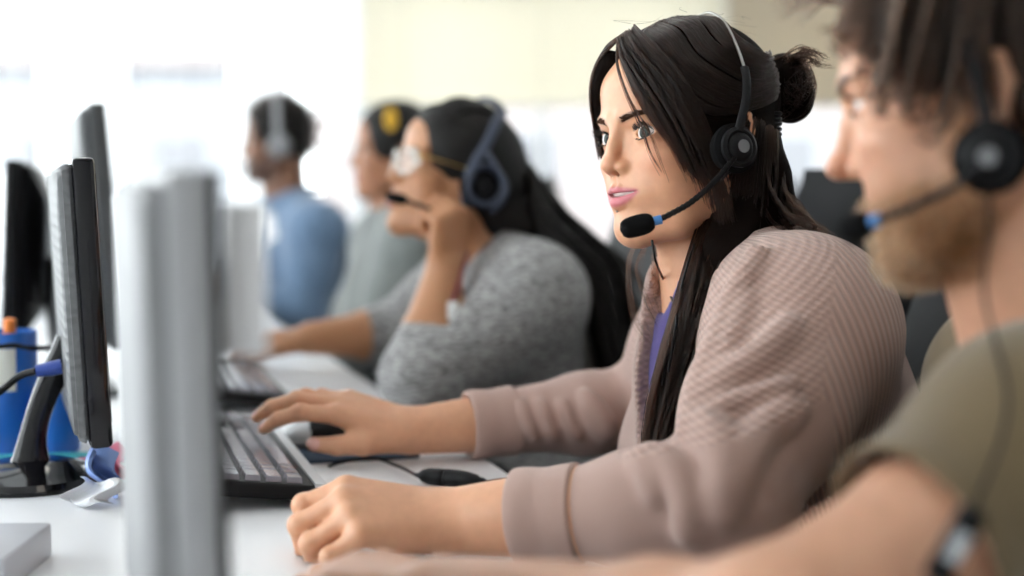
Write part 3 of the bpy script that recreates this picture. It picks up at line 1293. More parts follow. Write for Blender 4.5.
M_LAMP = emis('lit_diffuser', (1.0, 0.90, 0.76), 2.6)
for i, (x, y) in enumerate([(-1.4, 0.4), (0.5, 0.4), (-1.4, 2.4), (0.5, 2.4), (-1.4, 4.6), (0.5, 4.6)]):
    t = empty('added_ceiling_light', (x, y, HC), 'added square white light panel in the unseen office ceiling', 'ceiling light', 'added ceiling light panels')
    mb = MB()
    for sx, sy, w_, d_ in ((0, 0.3, 0.62, 0.02), (0, -0.3, 0.62, 0.02), (0.3, 0, 0.02, 0.62), (-0.3, 0, 0.02, 0.62)):
        mb.box((sx, sy, -0.006), (w_, d_, 0.02))
    mb.build('frame', M_FRAME, t)
    mb = MB(); mb.box((0, 0, -0.004), (0.59, 0.59, 0.008)); mb.build('diffuser', M_LAMP, t)

# houses across the street
M_FACADE = [mat('pale_render', (0.23, 0.235, 0.25), 0.9, var=0.08, vscale=1.5), mat('pinkish_render', (0.24, 0.21, 0.205), 0.9, var=0.08, vscale=1.5)]
M_PANE = mat('dark_pane', (0.12, 0.12, 0.13), 0.1)
for x, w_, hgt, m, lab in ((-9.0, 9.0, 3.1, M_FACADE[0], 'pale building across the street seen through the left end windows'),
                           (2.2, 11.0, 6.5, M_FACADE[1], 'pinkish building across the street below the blinds')):
    t = empty('building', (x, 24, 0), lab, 'building')
    mb = MB(); mb.box((0, 2, hgt / 2 - 2), (w_, 4, hgt + 4)); mb.build('wall', m, t)
    mb = MB(); mb.box((0, 1.9, hgt + 0.12), (w_ + 0.5, 4.4, 0.24)); mb.build('roof', M_FACADE[1], t)
    for i in range(int(w_ / 2.2)):
        for zz in (0.4, 3.2):
            if zz + 1.6 > hgt: continue
            f = MB(); f.box((-w_ / 2 + 1.3 + i * 2.2, -0.01, zz + 0.8), (1.15, 0.08, 1.7), bev=0.01); fo = f.build('window', M_FACADE[0], t)
            f = MB(); f.box((-w_ / 2 + 1.3 + i * 2.2, -0.05, zz + 0.8), (0.95, 0.03, 1.5)); f.build('pane', M_PANE, fo)
mb = MB(); mb.box((0, 22, -3.05), (80, 30, 0.1)); o = mb.build('ground', mat('street_asphalt', (0.25, 0.25, 0.26), 0.9)); o['kind'] = 'structure'

# ------------------------------------------------------------------ desks and what stands on them
M_DESK = mat('white_laminate', (0.74, 0.745, 0.77), 0.32, bump=0.03, bscale=400)
M_STEEL = mat('grey_steel', (0.45, 0.46, 0.48), 0.35, metal=0.8)
M_BLACKP = mat('black_plastic', (0.007, 0.007, 0.008), 0.4, bump=0.1, bscale=900, spec=0.15)
M_GLOSS = mat('gloss_black_plastic', (0.006, 0.006, 0.008), 0.08, spec=0.4)
M_SILVER = mat('silver_plastic', (0.50, 0.51, 0.53), 0.35, metal=0.25)
M_SCREEN = mat('dark_screen', (0.015, 0.017, 0.022), 0.15)
M_DARKGREY = mat('dark_grey_plastic', (0.05, 0.052, 0.055), 0.45)
M_BLUE = mat('bright_blue_plastic', (0.015, 0.13, 0.50), 0.3)


def desk(s0, s1, n0, n1, label):
    c = row((s0 + s1) / 2, (n0 + n1) / 2)
    t = empty('desk', c, label, 'desk', rz=RZ)
    W_, D_ = n1 - n0, s1 - s0
    mb = MB(); mb.box((0, 0, DESK - 0.0125), (W_, D_, 0.025), bev=0.003); mb.build('desktop', M_DESK, t)
    for y in np.linspace(-D_ / 2 + 0.15, D_ / 2 - 0.15, 4):
        for sx in (1, -1):
            mb = MB()
            lx_ = W_ / 2 - (0.55 if sx > 0 and abs(y) < D_ / 3 else 0.06)
            mb.box((sx * lx_, y, (DESK - 0.025) / 2), (0.05, 0.05, DESK - 0.027), bev=0.004); mb.build('leg', M_STEEL, t)
    mb = MB()
    for sx in (1, -1): mb.box((sx * (W_ / 2 - 0.06), 0, DESK - 0.05), (0.03, D_ - 0.36, 0.04))
    mb.build('frame', M_STEEL, t)
    return t


desk(-1.35, 4.0, 0.0, 0.80, 'long white desk the people in headsets are sitting at')
desk(-1.35, 4.0, 0.82, 1.62, 'white desk of the opposite row behind the monitors')


def ribbed_silver():
    """silver cover with fine wavy horizontal ribs"""
    m, nt, N, L, B = _nt('ribbed_silver_cover')
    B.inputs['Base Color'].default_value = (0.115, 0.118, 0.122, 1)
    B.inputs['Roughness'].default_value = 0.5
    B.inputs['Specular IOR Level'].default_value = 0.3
    B.inputs['Metallic'].default_value = 0.0
    tc = N.new('ShaderNodeTexCoord')
    wv = N.new('ShaderNodeTexWave')
    wv.bands_direction = 'Z'
    wv.inputs['Scale'].default_value = 28
    wv.inputs['Distortion'].default_value = 2.2
    wv.inputs['Detail'].default_value = 1
    wv.inputs['Detail Scale'].default_value = 3
    bp = N.new('ShaderNodeBump'); bp.inputs['Strength'].default_value = 0.3; bp.inputs['Distance'].default_value = 0.003
    L.new(tc.outputs['Object'], wv.inputs['Vector'])
    L.new(wv.outputs['Fac'], bp.inputs['Height'])
    L.new(bp.outputs['Normal'], B.inputs['Normal'])
    return m


M_RIB = ribbed_silver()


def monitor(near, th, w, h, zb, tilt, label, back=M_RIB, bezel=M_GLOSS, stand='round', depth=0.05, lip=False):
    """near = xy of the edge closest to the camera; the screen faces local +X; the panel runs along local +Y from the near edge"""
    th_ = math.radians(th)
    d = A(-math.sin(th_), math.cos(th_), 0)
    c = A(near[0], near[1], 0) + d * w / 2
    t = empty('monitor', (c[0], c[1], DESK), label, 'monitor', 'monitors along the desk', rz=th_)
    R = Matrix.Translation((0, 0, zb - DESK + h / 2)) @ Matrix.Rotation(math.radians(-tilt), 4, 'Y')
    # front bezel slab
    mb = MB(); mb.box((-0.010, 0, 0), (0.022, w, h), bev=0.005, M=R); mb.build('bezel', bezel, t)
    if lip:
        mb = MB(); mb.box((0.0035, 0, 0), (0.005, w, h), bev=0.0015, M=R); mb.build('front_lip', M_BLACKP, t)
    mb = MB(); mb.box((0.0016 + (0.005 if lip else 0), 0, 0.004), (0.001, w - 0.03, h - 0.04), M=R); mb.build('screen', M_SCREEN, t)
    # tapered back cover
    mb = MB()
    a = [(-0.020, y, z) for y, z in ((-w / 2 + .004, -h / 2 + .004), (w / 2 - .004, -h / 2 + .004), (w / 2 - .004, h / 2 - .004), (-w / 2 + .004, h / 2 - .004))]
    b = [(-0.034, y * 0.97, z * 0.96) for _, y, z in a]
    e = [(-depth, y * 0.62, z * 0.62 - 0.01) for _, y, z in a]
    rings = [[mb.bm.verts.new(R @ Vector(v)) for v in q] for q in (a, b, e)]
    for q0, q1 in zip(rings, rings[1:]):
        for i in range(4): mb.bm.faces.new((q0[i], q0[(i + 1) % 4], q1[(i + 1) % 4], q1[i]))
    mb.bm.faces.new(rings[-1]); mb.bm.faces.new(list(reversed(rings[0])))
    bmesh.ops.bevel(mb.bm, geom=mb.bm.edges[:], offset=0.004, segments=2, affect='EDGES')
    mb.build('back_cover', back, t, angle=60)
    if stand == 'round':
        bx = -0.068
        mb = MB(); mb.lathe([(0, 0.0), (0.083, 0.0), (0.085, 0.005), (0.081, 0.011), (0.062, 0.015), (0.04, 0.022), (0.0, 0.024)], 48, Matrix.Translation((bx, 0, 0)))
        mb.build('base', M_GLOSS, t)
        zc = zb - DESK + h * 0.22
        mb = MB()
        pts = spline([(bx, 0, 0.012), (bx + 0.004, 0, 0.05), (bx + 0.016, 0, zc * 0.75), (-depth + 0.012, 0, zc + 0.03)], 14)
        mb.tube(pts, [0.027, 0.021, 0.018, 0.016, 0.0145, 0.0135, 0.013, 0.013, 0.013, 0.0135, 0.014, 0.0145, 0.015, 0.016], 16, sx=0.62)
        mb.build('stand_neck', M_GLOSS, t)
    elif stand == 'under':
        mb = MB(); mb.box((-0.02, 0, 0.005), (0.12, 0.20, 0.010), bev=0.004); mb.build('base', bezel, t)
        mb = MB(); mb.box((-0.018, 0, (zb - DESK) / 2 + 0.012), (0.014, 0.09, zb - DESK + 0.02), bev=0.003); mb.build('stand_neck', bezel, t)
    else:
        mb = MB(); mb.box((-0.045, 0, 0.006), (0.12, 0.13, 0.012), bev=0.005); mb.build('base', bezel, t)
        mb = MB(); mb.tube(spline([(-0.068, 0, 0.01), (-0.066, 0, 0.06), (-0.060, 0, zb - DESK + h * 0.3), (-depth + 0.01, 0, zb - DESK + h * 0.42)], 12), 0.016, 12); mb.build('stand_neck', bezel, t)
    return t


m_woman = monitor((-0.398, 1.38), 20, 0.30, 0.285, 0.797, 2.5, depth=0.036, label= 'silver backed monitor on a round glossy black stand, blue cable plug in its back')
m_man = monitor((-0.147, 0.70), 18, 0.30, 0.285, 0.775, 1.0, depth=0.030, stand='under', label= 'blurred pale monitor filling the bottom edge closest to the camera', back=mat('light_grey_cover', (0.24, 0.24, 0.247), 0.5, spec=0.3), bezel=mat('pale_grey_bezel', (0.36, 0.36, 0.37), 0.4), lip=True)
m_w2 = monitor((-0.552, 1.98), 20, 0.40, 0.345, 0.826, 4.0, depth=0.038, label= 'tall dark grey monitor standing just beyond the silver backed one', back=M_DARKGREY, bezel=M_DARKGREY, stand='square')
m_w3 = monitor((-0.86, 2.95), 18, 0.40, 0.30, 0.85, 3.0, 'dark monitor in front of the woman with the yellow hair tie', back=M_DARKGREY, bezel=M_DARKGREY, stand='square')
m_m4 = monitor((-1.16, 3.85), 17, 0.40, 0.30, 0.85, 3.0, 'dark monitor in front of the man in the denim shirt', back=M_DARKGREY, bezel=M_DARKGREY, stand='square')
# opposite row: screens turned the other way
for (x, y), a_, lab, bz, bk in (((-0.752, 2.10), 15, 'black monitor of the opposite row beside the tall dark grey one', M_BLACKP, M_BLACKP), ((-1.18, 3.35), 25, 'pale backed monitor of the opposite row seen at the far left', M_SILVER, M_SILVER), ((-1.45, 4.2), 25, 'last pale monitor of the opposite row by the window', M_SILVER, M_SILVER)):
    th_ = math.radians(a_)
    w_ = 0.37
    d = A(-math.sin(th_), math.cos(th_), 0)
    far = A(x, y, 0) + d * w_
    monitor((far[0], far[1]), a_ + 180, w_, 0.27, 0.825, 3, lab, back=bk, bezel=bz, stand='square', depth=0.055)

# vga cable with its blue plug
rzm = math.radians(25)
def mon_local(t, x, y, z):
    r = t.rotation_euler[2]
    return A(t.location[0] + x * math.cos(r) - y * math.sin(r), t.location[1] + x * math.sin(r) + y * math.cos(r), t.location[2] + z)
t = empty('video_cable', tuple(mon_local(m_woman, -0.05, -0.05, 0.15)), 'black video cable with a blue plug in the silver backed monitor', 'cable')
a0 = P(53, 368, 1.46); a1 = P(36, 371, 1.455)
mb = MB(); mb.tube([a0 + (a0 - a1) * 0.5, a0, a1], [0.011, 0.011, 0.009], 12, sx=0.7); mb.build('plug', mat('blue_plug', (0.03, 0.07, 0.33), 0.35), t, world=True)
mb = MB(); mb.tube(spline([a1, P(20, 376, 1.46), P(2, 390, 1.46), P(-30, 415, 1.47), PZ(-70, 480, DESK + 0.004)], 24), 0.0038, 10); mb.build('cord', M_BLACKP, t, world=True)
mb = MB(); mb.tube(spline([P(50, 348, 1.66), P(30, 348, 1.64), P(5, 346, 1.60), P(-40, 360, 1.60), PZ(-90, 440, DESK + 0.004)], 20), 0.003, 8)
tag(mb.build('power_cable', M_BLACKP, None, world=True), 'thin black power cable behind the blue desk tidy', 'cable')

# blue pen pots
cx = PZ(8, 450, DESK); c2 = PZ(58, 451, DESK); c3 = PZ(36, 446, DESK)
def pot(c, r, h, label, paper=False):
    t = empty('pen_pot', tuple(c), label, 'pen pot', 'blue pen pots behind the monitor stand')
    mb = MB(); mb.lathe([(0, 0.003), (r - 0.002, 0.0), (r, 0.004), (r, h - 0.002), (r - 0.001, h), (r - 0.003, h), (r - 0.003, 0.006), (0, 0.006)], 40)
    mb.build('pot', M_BLUE, t)
    if paper:
        mb = MB()
        vs = []
        for i in range(9):
            an = math.radians(-125 + i * 9)
            x, y = math.cos(an) * (r + 0.0008), math.sin(an) * (r + 0.0008)
            vs.append((mb.bm.verts.new((x, y, 0.075)), mb.bm.verts.new((x, y, 0.125))))
        for (a, b), (c_, d_) in zip(vs, vs[1:]): mb.bm.faces.new((a, c_, d_, b))
        mb.build('label', mat('cream_paper', (0.75, 0.73, 0.66), 0.8), t)
    return t
pot(cx, 0.036, 0.143, 'tall bright blue pen pot with a cream paper label', True)
pot(c2, 0.026, 0.072, 'short blue pen pot to the right behind the stand neck')
pot(c3 + Dv * 0.05, 0.030, 0.088, 'middle sized blue pen pot behind the shorter pots')
t = empty('marker_pen', tuple(cx + A(0.0, 0.0, 0.007)), 'marker pen with an orange cap standing in the tall blue pot', 'pen')
mb = MB(); mb.tube([(-0.004, 0, 0.0), (0.006, -0.004, 0.115)], 0.0065, 12); mb.build('barrel', mat('white_plastic', (0.7, 0.7, 0.68), 0.4), t)
mb = MB(); mb.tube([(0.006, -0.004, 0.1155), (0.0078, -0.005, 0.150), (0.0079, -0.005, 0.152)], [0.0078, 0.0072, 0.003], 12); mb.build('cap', mat('orange_plastic', (0.85, 0.22, 0.02), 0.4), t)

# papers and folders under the pots
def sheet(px, py, w, d, rz, z, h, m, label, cat='folder', grp='papers and folders behind the stand', name='folder'):
    c = PZ(px, py, DESK + z)
    mb = MB(); mb.box((0, 0, h / 2), (w, d, h), bev=min(0.0012, h * 0.4))
    # a slight bow in the cover
    bmesh.ops.subdivide_edges(mb.bm, edges=[e for e in mb.bm.edges if e.calc_length() > 0.1], cuts=4, use_grid_fill=True)
    for v in mb.bm.verts: v.co.z += 0.002 * math.sin(v.co.x * 22 + px) * (v.co.z > h * 0.5)
    o = mb.build(name, m)
    o.location = c
    o.rotation_euler = (0, 0, RZ + rz)
    return tag(o, label, cat, grp)
sheet(66, 460.5, 0.15, 0.045, 0.05, 0.0005, 0.006, mat('teal_card', (0.03, 0.36, 0.42), 0.5), 'teal card folder lying behind the glossy stand base')
sheet(88, 462, 0.08, 0.035, 0.05, 0.0085, 0.003, mat('magenta_card', (0.55, 0.03, 0.16), 0.5), 'magenta folder on top of the teal one')
sheet(-30, 466, 0.06, 0.05, 0.05, 0.0005, 0.008, mat('black_card', (0.02, 0.02, 0.025), 0.5), 'black notebook beside the teal folder', 'notebook', None, 'notebook')


# crumpled leaflets leaning at the stand
def leaflet(px, py, d, w, h, m, yaw, label, seed):
    c = PZ(px, py, DESK + 0.001)
    bm = bmesh.new()
    bmesh.ops.create_grid(bm, x_segments=10, y_segments=14, size=0.5)
    rng = random.Random(seed)
    ph = rng.random() * 6
    for v in bm.verts:
        x, y = v.co.x, v.co.y + 0.5
        v.co = Vector((x * w + 0.012 * math.sin(y * 5 + ph), 0.014 * math.sin(x * 7 + ph) + 0.02 * y * y, y * h * 0.95 + 0.004 * math.sin(x * 9)))
    lo = min(v.co.z for v in bm.verts)
    for v in bm.verts: v.co.z -= lo
    geom = bmesh.ops.solidify(bm, geom=bm.faces[:], thickness=0.0006)
    q = MB(); q.bm.free(); q.bm = bm
    o = q.build('leaflet', m)
    o.location = c; o.rotation_euler = (0, 0, yaw)
    return tag(o, label, 'leaflet', 'leaflets standing by the monitor base')
leaflet(110, 499, 1.45, 0.030, 0.046, mat('clear_blue_paper', (0.22, 0.33, 0.66), 0.35), 0.9, 'blue leaflet standing upright beside the round stand base', 3)
leaflet(97, 507, 1.45, 0.045, 0.020, mat('white_paper', (0.74, 0.75, 0.78), 0.5), 0.3, 'white crumpled leaflet at the rim of the stand base', 5)
leaflet(117, 484, 1.47, 0.030, 0.034, mat('pink_paper', (0.75, 0.22, 0.33), 0.5), 0.4, 'pink leaflet behind the blue one', 8)

# low grey box close to the camera on the left
c = PZ(2, 575, DESK)
t = empty('desk_phone', tuple(c + A(-0.02, 0, 0)), 'pale grey box standing at the bottom left edge', 'box', rz=RZ - 0.28)
mb = MB(); mb.box((0, 0, 0.0145), (0.085, 0.12, 0.029), bev=0.003); mb.build('housing', mat('pale_grey_plastic', (0.48, 0.49, 0.53), 0.4), t)
mb = MB(); mb.box((0.025, -0.0605, 0.014), (0.012, 0.002, 0.014)); mb.build('slot', M_DARKGREY, t)
t.name = 'storage_box'

# ------------------------------------------------------------------ keyboards, mouse, cables
M_KEY = mat('keycap', (0.24, 0.225, 0.26), 0.25, bump=0.05, bscale=900, coat=0.5)  # black keys painted pale: the window sheen is put into their colour


def keyboard(corner, label, tilt=7.0):
    """corner: people's-side corner nearest the camera"""
    c = corner + Dv * 0.22 + Nv * 0.078
    t = empty('keyboard', (c[0], c[1], DESK), label, 'keyboard', 'black keyboards on the white desk', rz=RZ)
    R = Matrix.Translation((0.078, 0, 0.004)) @ Matrix.Rotation(math.radians(tilt), 4, 'Y') @ Matrix.Translation((-0.078, 0, 0))
    mb = MB(); mb.box((0, 0, 0.008), (0.156, 0.44, 0.016), bev=0.004, seg=3, M=R); mb.build('case', M_BLACKP, t)
    mb = MB()
    u = 0.0190
    rows = [[1] * 15, [1] * 13 + [2], [1.5] + [1] * 12 + [1.5], [1.75] + [1] * 11 + [2.25], [2.25] + [1] * 10 + [2.75], [1.25, 1.25, 1.25, 6.25, 1.25, 1.25, 1.25, 1.25]]
    def key(x, y, lx, ly):
        z0, z1 = 0.0155, 0.0215
        a, b = (lx - 0.0036) / 2, (ly - 0.0036) / 2
        e = 0.0012
        lo = [mb.bm.verts.new(R @ Vector((x + i * a, y + j * b, z0))) for i, j in ((-1, -1), (1, -1), (1, 1), (-1, 1))]
        hi = [mb.bm.verts.new(R @ Vector((x + i * (a - e), y + j * (b - e), z1))) for i, j in ((-1, -1), (1, -1), (1, 1), (-1, 1))]
        mb.bm.faces.new(hi); mb.bm.faces.new(list(reversed(lo)))
        for i in range(4): mb.bm.faces.new((lo[i], lo[(i + 1) % 4], hi[(i + 1) % 4], hi[i]))
    # seen from the typist the row starts at the camera's end: y from -0.21 upwards
    for r, ks in enumerate(rows):
        x = -0.062 + r * 0.0205 + (0.006 if r else 0)
        y = -0.212
        for w_ in ks:
            key(x, y + w_ * u / 2, 0.0195, w_ * u); y += w_ * u
        y = 0.083
        for j in range(3):
            if r in (0, 1, 2, 5) or (r == 4 and j == 1): key(x, y + u * (j + 0.5), 0.0195, u)
        y = 0.147
        for j in range(3 if r else 0): key(x, y + u * (j + 0.5), 0.0195, u)
    mb.build('keys', M_KEY, t, smooth=False)
    for sy in (1, -1):
        mb = MB(); mb.box((-0.062, sy * 0.19, 0.0095), (0.012, 0.022, 0.019), bev=0.002); mb.build('foot', M_BLACKP, t)
    mb = MB(); mb.box((0.0, 0, 0), (0.012, 0.44, 0.004), M=R @ Matrix.Translation((0.0715, 0, 0.0165))); mb.build('front_edge', M_SILVER, t)
    return t


kb1 = keyboard(A(-0.182, 1.375, 0), 'black keyboard with shiny keys by the left hand of the pink cardigan')
kb2 = keyboard(A(-0.303, 1.985, 0), 'blurred black keyboard under the arm of the woman in grey')

# a paper note stuck to the edge of the nearest monitor
mb = MB()
W_, H_ = 0.021, 0.078
g_ = [[mb.bm.verts.new((0.0035 + 0.012 * (i / 8) ** 2, -0.5 * 0.27 + 0.004, 0)) for j in range(2)] for i in range(1)]
mb.bm.clear()
n_ = 8
top_ = []
for s_ in (0.0, 0.0004):
    top_.append([[mb.bm.verts.new((0.0062 + W_ * (i / n_), s_ - 0.006 * (i / n_) ** 2, 0.226 + H_ * (j / n_))) for j in range(n_ + 1)] for i in range(n_ + 1)])
for q_ in top_:
    for i in range(n_):
        for j in range(n_): mb.bm.faces.new((q_[i][j], q_[i + 1][j], q_[i + 1][j + 1], q_[i][j + 1]))
a_, b_ = top_
for i in range(n_):
    for j in (0, n_): mb.bm.faces.new((a_[i][j], a_[i + 1][j], b_[i + 1][j], b_[i][j]))
    for j in (0, n_): mb.bm.faces.new((a_[j][i], a_[j][i + 1], b_[j][i + 1], b_[j][i]))
o = mb.build('paper_note', mat('note_paper', (0.70, 0.68, 0.68), 0.7))
pos = mon_local(m_man, 0.0, -0.138, 0.0)
o.location = pos
o.rotation_euler = (0, 0, math.radians(18 - 8))
tag(o, 'white paper note sticking out from the edge of the pale monitor', 'note')

M_SKIN = skin_mat('skin')
M_BROWN_HAIR = mat('dark_brown_hair_mass', (0.005, 0.0026, 0.0018), 0.7, bump=0.3, bscale=300, spec=0.05)
H_BROWN = hair_mat('dark_brown_hair', (0.0095, 0.0042, 0.0026), 0.30)
H_BLACK = hair_mat('black_hair', (0.007, 0.005, 0.0042), 0.35)
H_LASH = mat('lash', (0.006, 0.005, 0.005), 0.6)
M_BLACK_HAIR = mat('black_hair_mass', (0.006, 0.005, 0.0045), 0.55, bump=0.6, bscale=120, spec=0.25)
M_EYE_GREY = iris_mat('grey_green_eye', (0.045, 0.055, 0.046))
M_EYE_BROWN = iris_mat('brown_eye', (0.10, 0.05, 0.025))
M_TEETH = mat('teeth', (0.80, 0.76, 0.70), 0.2)
M_KNIT = cloth_mat('dusty_pink_knit', (0.52, 0.355, 0.305), 'knit', dark=0.7)
M_PURPLE = cloth_mat('purple_cotton', (0.045, 0.028, 0.17), 'plain')
M_DARKTROUSER = cloth_mat('dark_trousers', (0.03, 0.03, 0.04), 'plain')


def teeth(h, person, mu=-5.6, mf=9.1):
    mb = MB()
    pts = [h.W(mf - 0.5 - 0.16 * x * x, x, mu + 0.16) for x in np.linspace(-2.0, 2.0, 15)]
    mb.tube(pts, 0.0034 * h.s * 100, 8)
    return mb.build('teeth', M_TEETH, person, world=True)


CHAIR1 = (0.355, 1.437)


def main_woman():
    near_eye = P(641, 133, 1.352)
    yaw, pitch, roll = 29, -3, 4
    h = Head((0, 0, 0), yaw, pitch, roll)
    h.O = near_eye - h.R @ (A(8.0, 3.1, 0) * h.s)
    g = Fig()
    g.pel = A(0.335, 1.43, 0.57)
    g.chest = A(0.262, 1.435, 0.842)
    g.neck = A(0.222, 1.435, 0.962)
    g.shL = A(0.264, 1.285, 0.922); g.shR = A(0.245, 1.60, 0.925)
    g.elL = A(0.170, 1.125, 0.800); g.wrL = P(449, 521, 1.195)
    g.elR = A(0.170, 1.70, 0.790); g.wrR = P(412, 431, 1.61)
    seat_legs(g, Nv, Dv)
    w = empty('woman', (0.335, 1.43, 0.0), 'seated woman in a dusty pink knit cardigan and long dark hair', 'person')
    # ---- body
    body, Fc, Fp = torso(g, 0.0, 0.062)
    body += legs(g)
    for ank, toe in ((g.ankL, g.toeL), (g.ankR, g.toeR)):
        body += [cone(ank, toe, 0.035, 0.028, 0.02)]
    body.append(cone(g.neck - A(0, 0, 0.02), h.W(-1.8, 0, -5.0), 0.050, 0.050, 0.02))
    body.append(cone(h.W(2.0, 0, -6.5), h.W(-1.0, 0, -13.0), 0.034, 0.040, 0.03))
    fp = face_prims(h, mouth_open=0.16, wide=0.95)
    body += fp
    body += ear_prims(h, out=0.3)
    body += arm(g.shL, g.elL, g.wrL, 0.05, 0.044, 0.0275) + arm(g.shR, g.elR, g.wrR, 0.05, 0.043, 0.027)
    # left hand: resting half closed on the desk
    kL = P(360, 510, 1.175)
    hl, fl, tl, fr = hand_prims(g.wrL, kL - g.wrL, A(-0.15, -0.45, 0.9), -1, {
        'f': [((40, 66, 45), 8), ((46, 66, 48), 2), ((48, 66, 48), -5), ((48, 64, 48), -12)],
        't': [(0.02, 0.02, -0.008), (0.052, 0.040, -0.018), (0.078, 0.042, -0.028), (0.098, 0.034, -0.034)]})
    # right hand: over the mouse
    kR = P(345, 409, 1.60)
    hr, f2, t2, fr2 = hand_prims(g.wrR, kR - g.wrR, A(-0.1, -0.25, 0.95), 1, {
        'f': [((14, 22, 18), 4), ((12, 24, 18), 0), ((14, 26, 18), -5), ((18, 28, 18), -12)],
        't': [(0.02, 0.022, -0.008), (0.050, 0.040, -0.016), (0.078, 0.044, -0.026), (0.103, 0.042, -0.034)]})
    body += [hl, hr]
    wr_hi = [(float(h.W(*c)[i])) for c in ((0, 0, 0),) for i in range(3)]
    O = h.O
    fine = (((O[0] - 0.15, O[0] - 0.02, 0.0011), (O[0] - 0.02, O[0] + 0.12, 0.0022), (-0.30, 0.02, 0.0022)),
            ((O[1] - 0.13, O[1] + 0.05, 0.0011), (1.10, 1.30, 0.0022), (1.50, 1.72, 0.0022)),
            ((O[2] - 0.135, O[2] + 0.03, 0.0011), (O[2] + 0.03, O[2] + 0.13, 0.0025), (0.735, 0.85, 0.0022)))
    V, Q = surface(body, 0.006, fine)
    V = rest_on_seat(rest_on_desk(V), CHAIR1, RZ, 0.004)
    base = (0.66, 0.345, 0.205)
    pg = pigment(V, h, base, lip=(0.50, 0.135, 0.155), blush=0.35, brow=(0.19, 0.09, 0.052), tu=-2.7, mouth_open=0.16)
    # fingernails
    for fl_, tl_, (D_, T_, N_) in ((fl, tl, fr), (f2, t2, fr2)):
        for pts in fl_:
            d = nrm(pts[3] - pts[2]); up_ = nrm(N_ - d * (N_ @ d))
            c = pts[3] + up_ * 0.006 - d * 0.001
            m = (np.linalg.norm(V - c, axis=1) < 0.0055) & (((V - pts[3]) @ up_) > 0.002)
            pg[m] = (0.70, 0.40, 0.34)
        d = nrm(tl_[3] - tl_[2]); up_ = nrm(T_ + N_ * 0.6); up_ = nrm(up_ - d * (up_ @ d))
        c = tl_[3] + up_ * 0.0065 - d * 0.001
        m = (np.linalg.norm(V - c, axis=1) < 0.0075) & (((V - tl_[3]) @ up_) > 0.002)
        pg[m] = (0.72, 0.41, 0.36)
    np_mesh('body', V, Q, M_SKIN, w, attrs={'pigment': pg})
    eyes(h, w, None, (0.93, 0.33, 0.05), ball_mat=M_EYE_GREY)
    lashes(h, w, H_LASH)
    brows(h, w, mat('brow_hair', (0.055, 0.028, 0.018), 0.9, spec=0.0), fp, 300)
    teeth(h, w)
    return w, h, g, body, fp



def flat_cut(c, n, r):
    """half space (removes what lies on the +n side of c, within r)"""
    c = np.asarray(c, np.float32); n = nrm(n).astype(np.float32)
    return custom(lambda p: -((p - c) @ n), c, r, 0.004, '-')


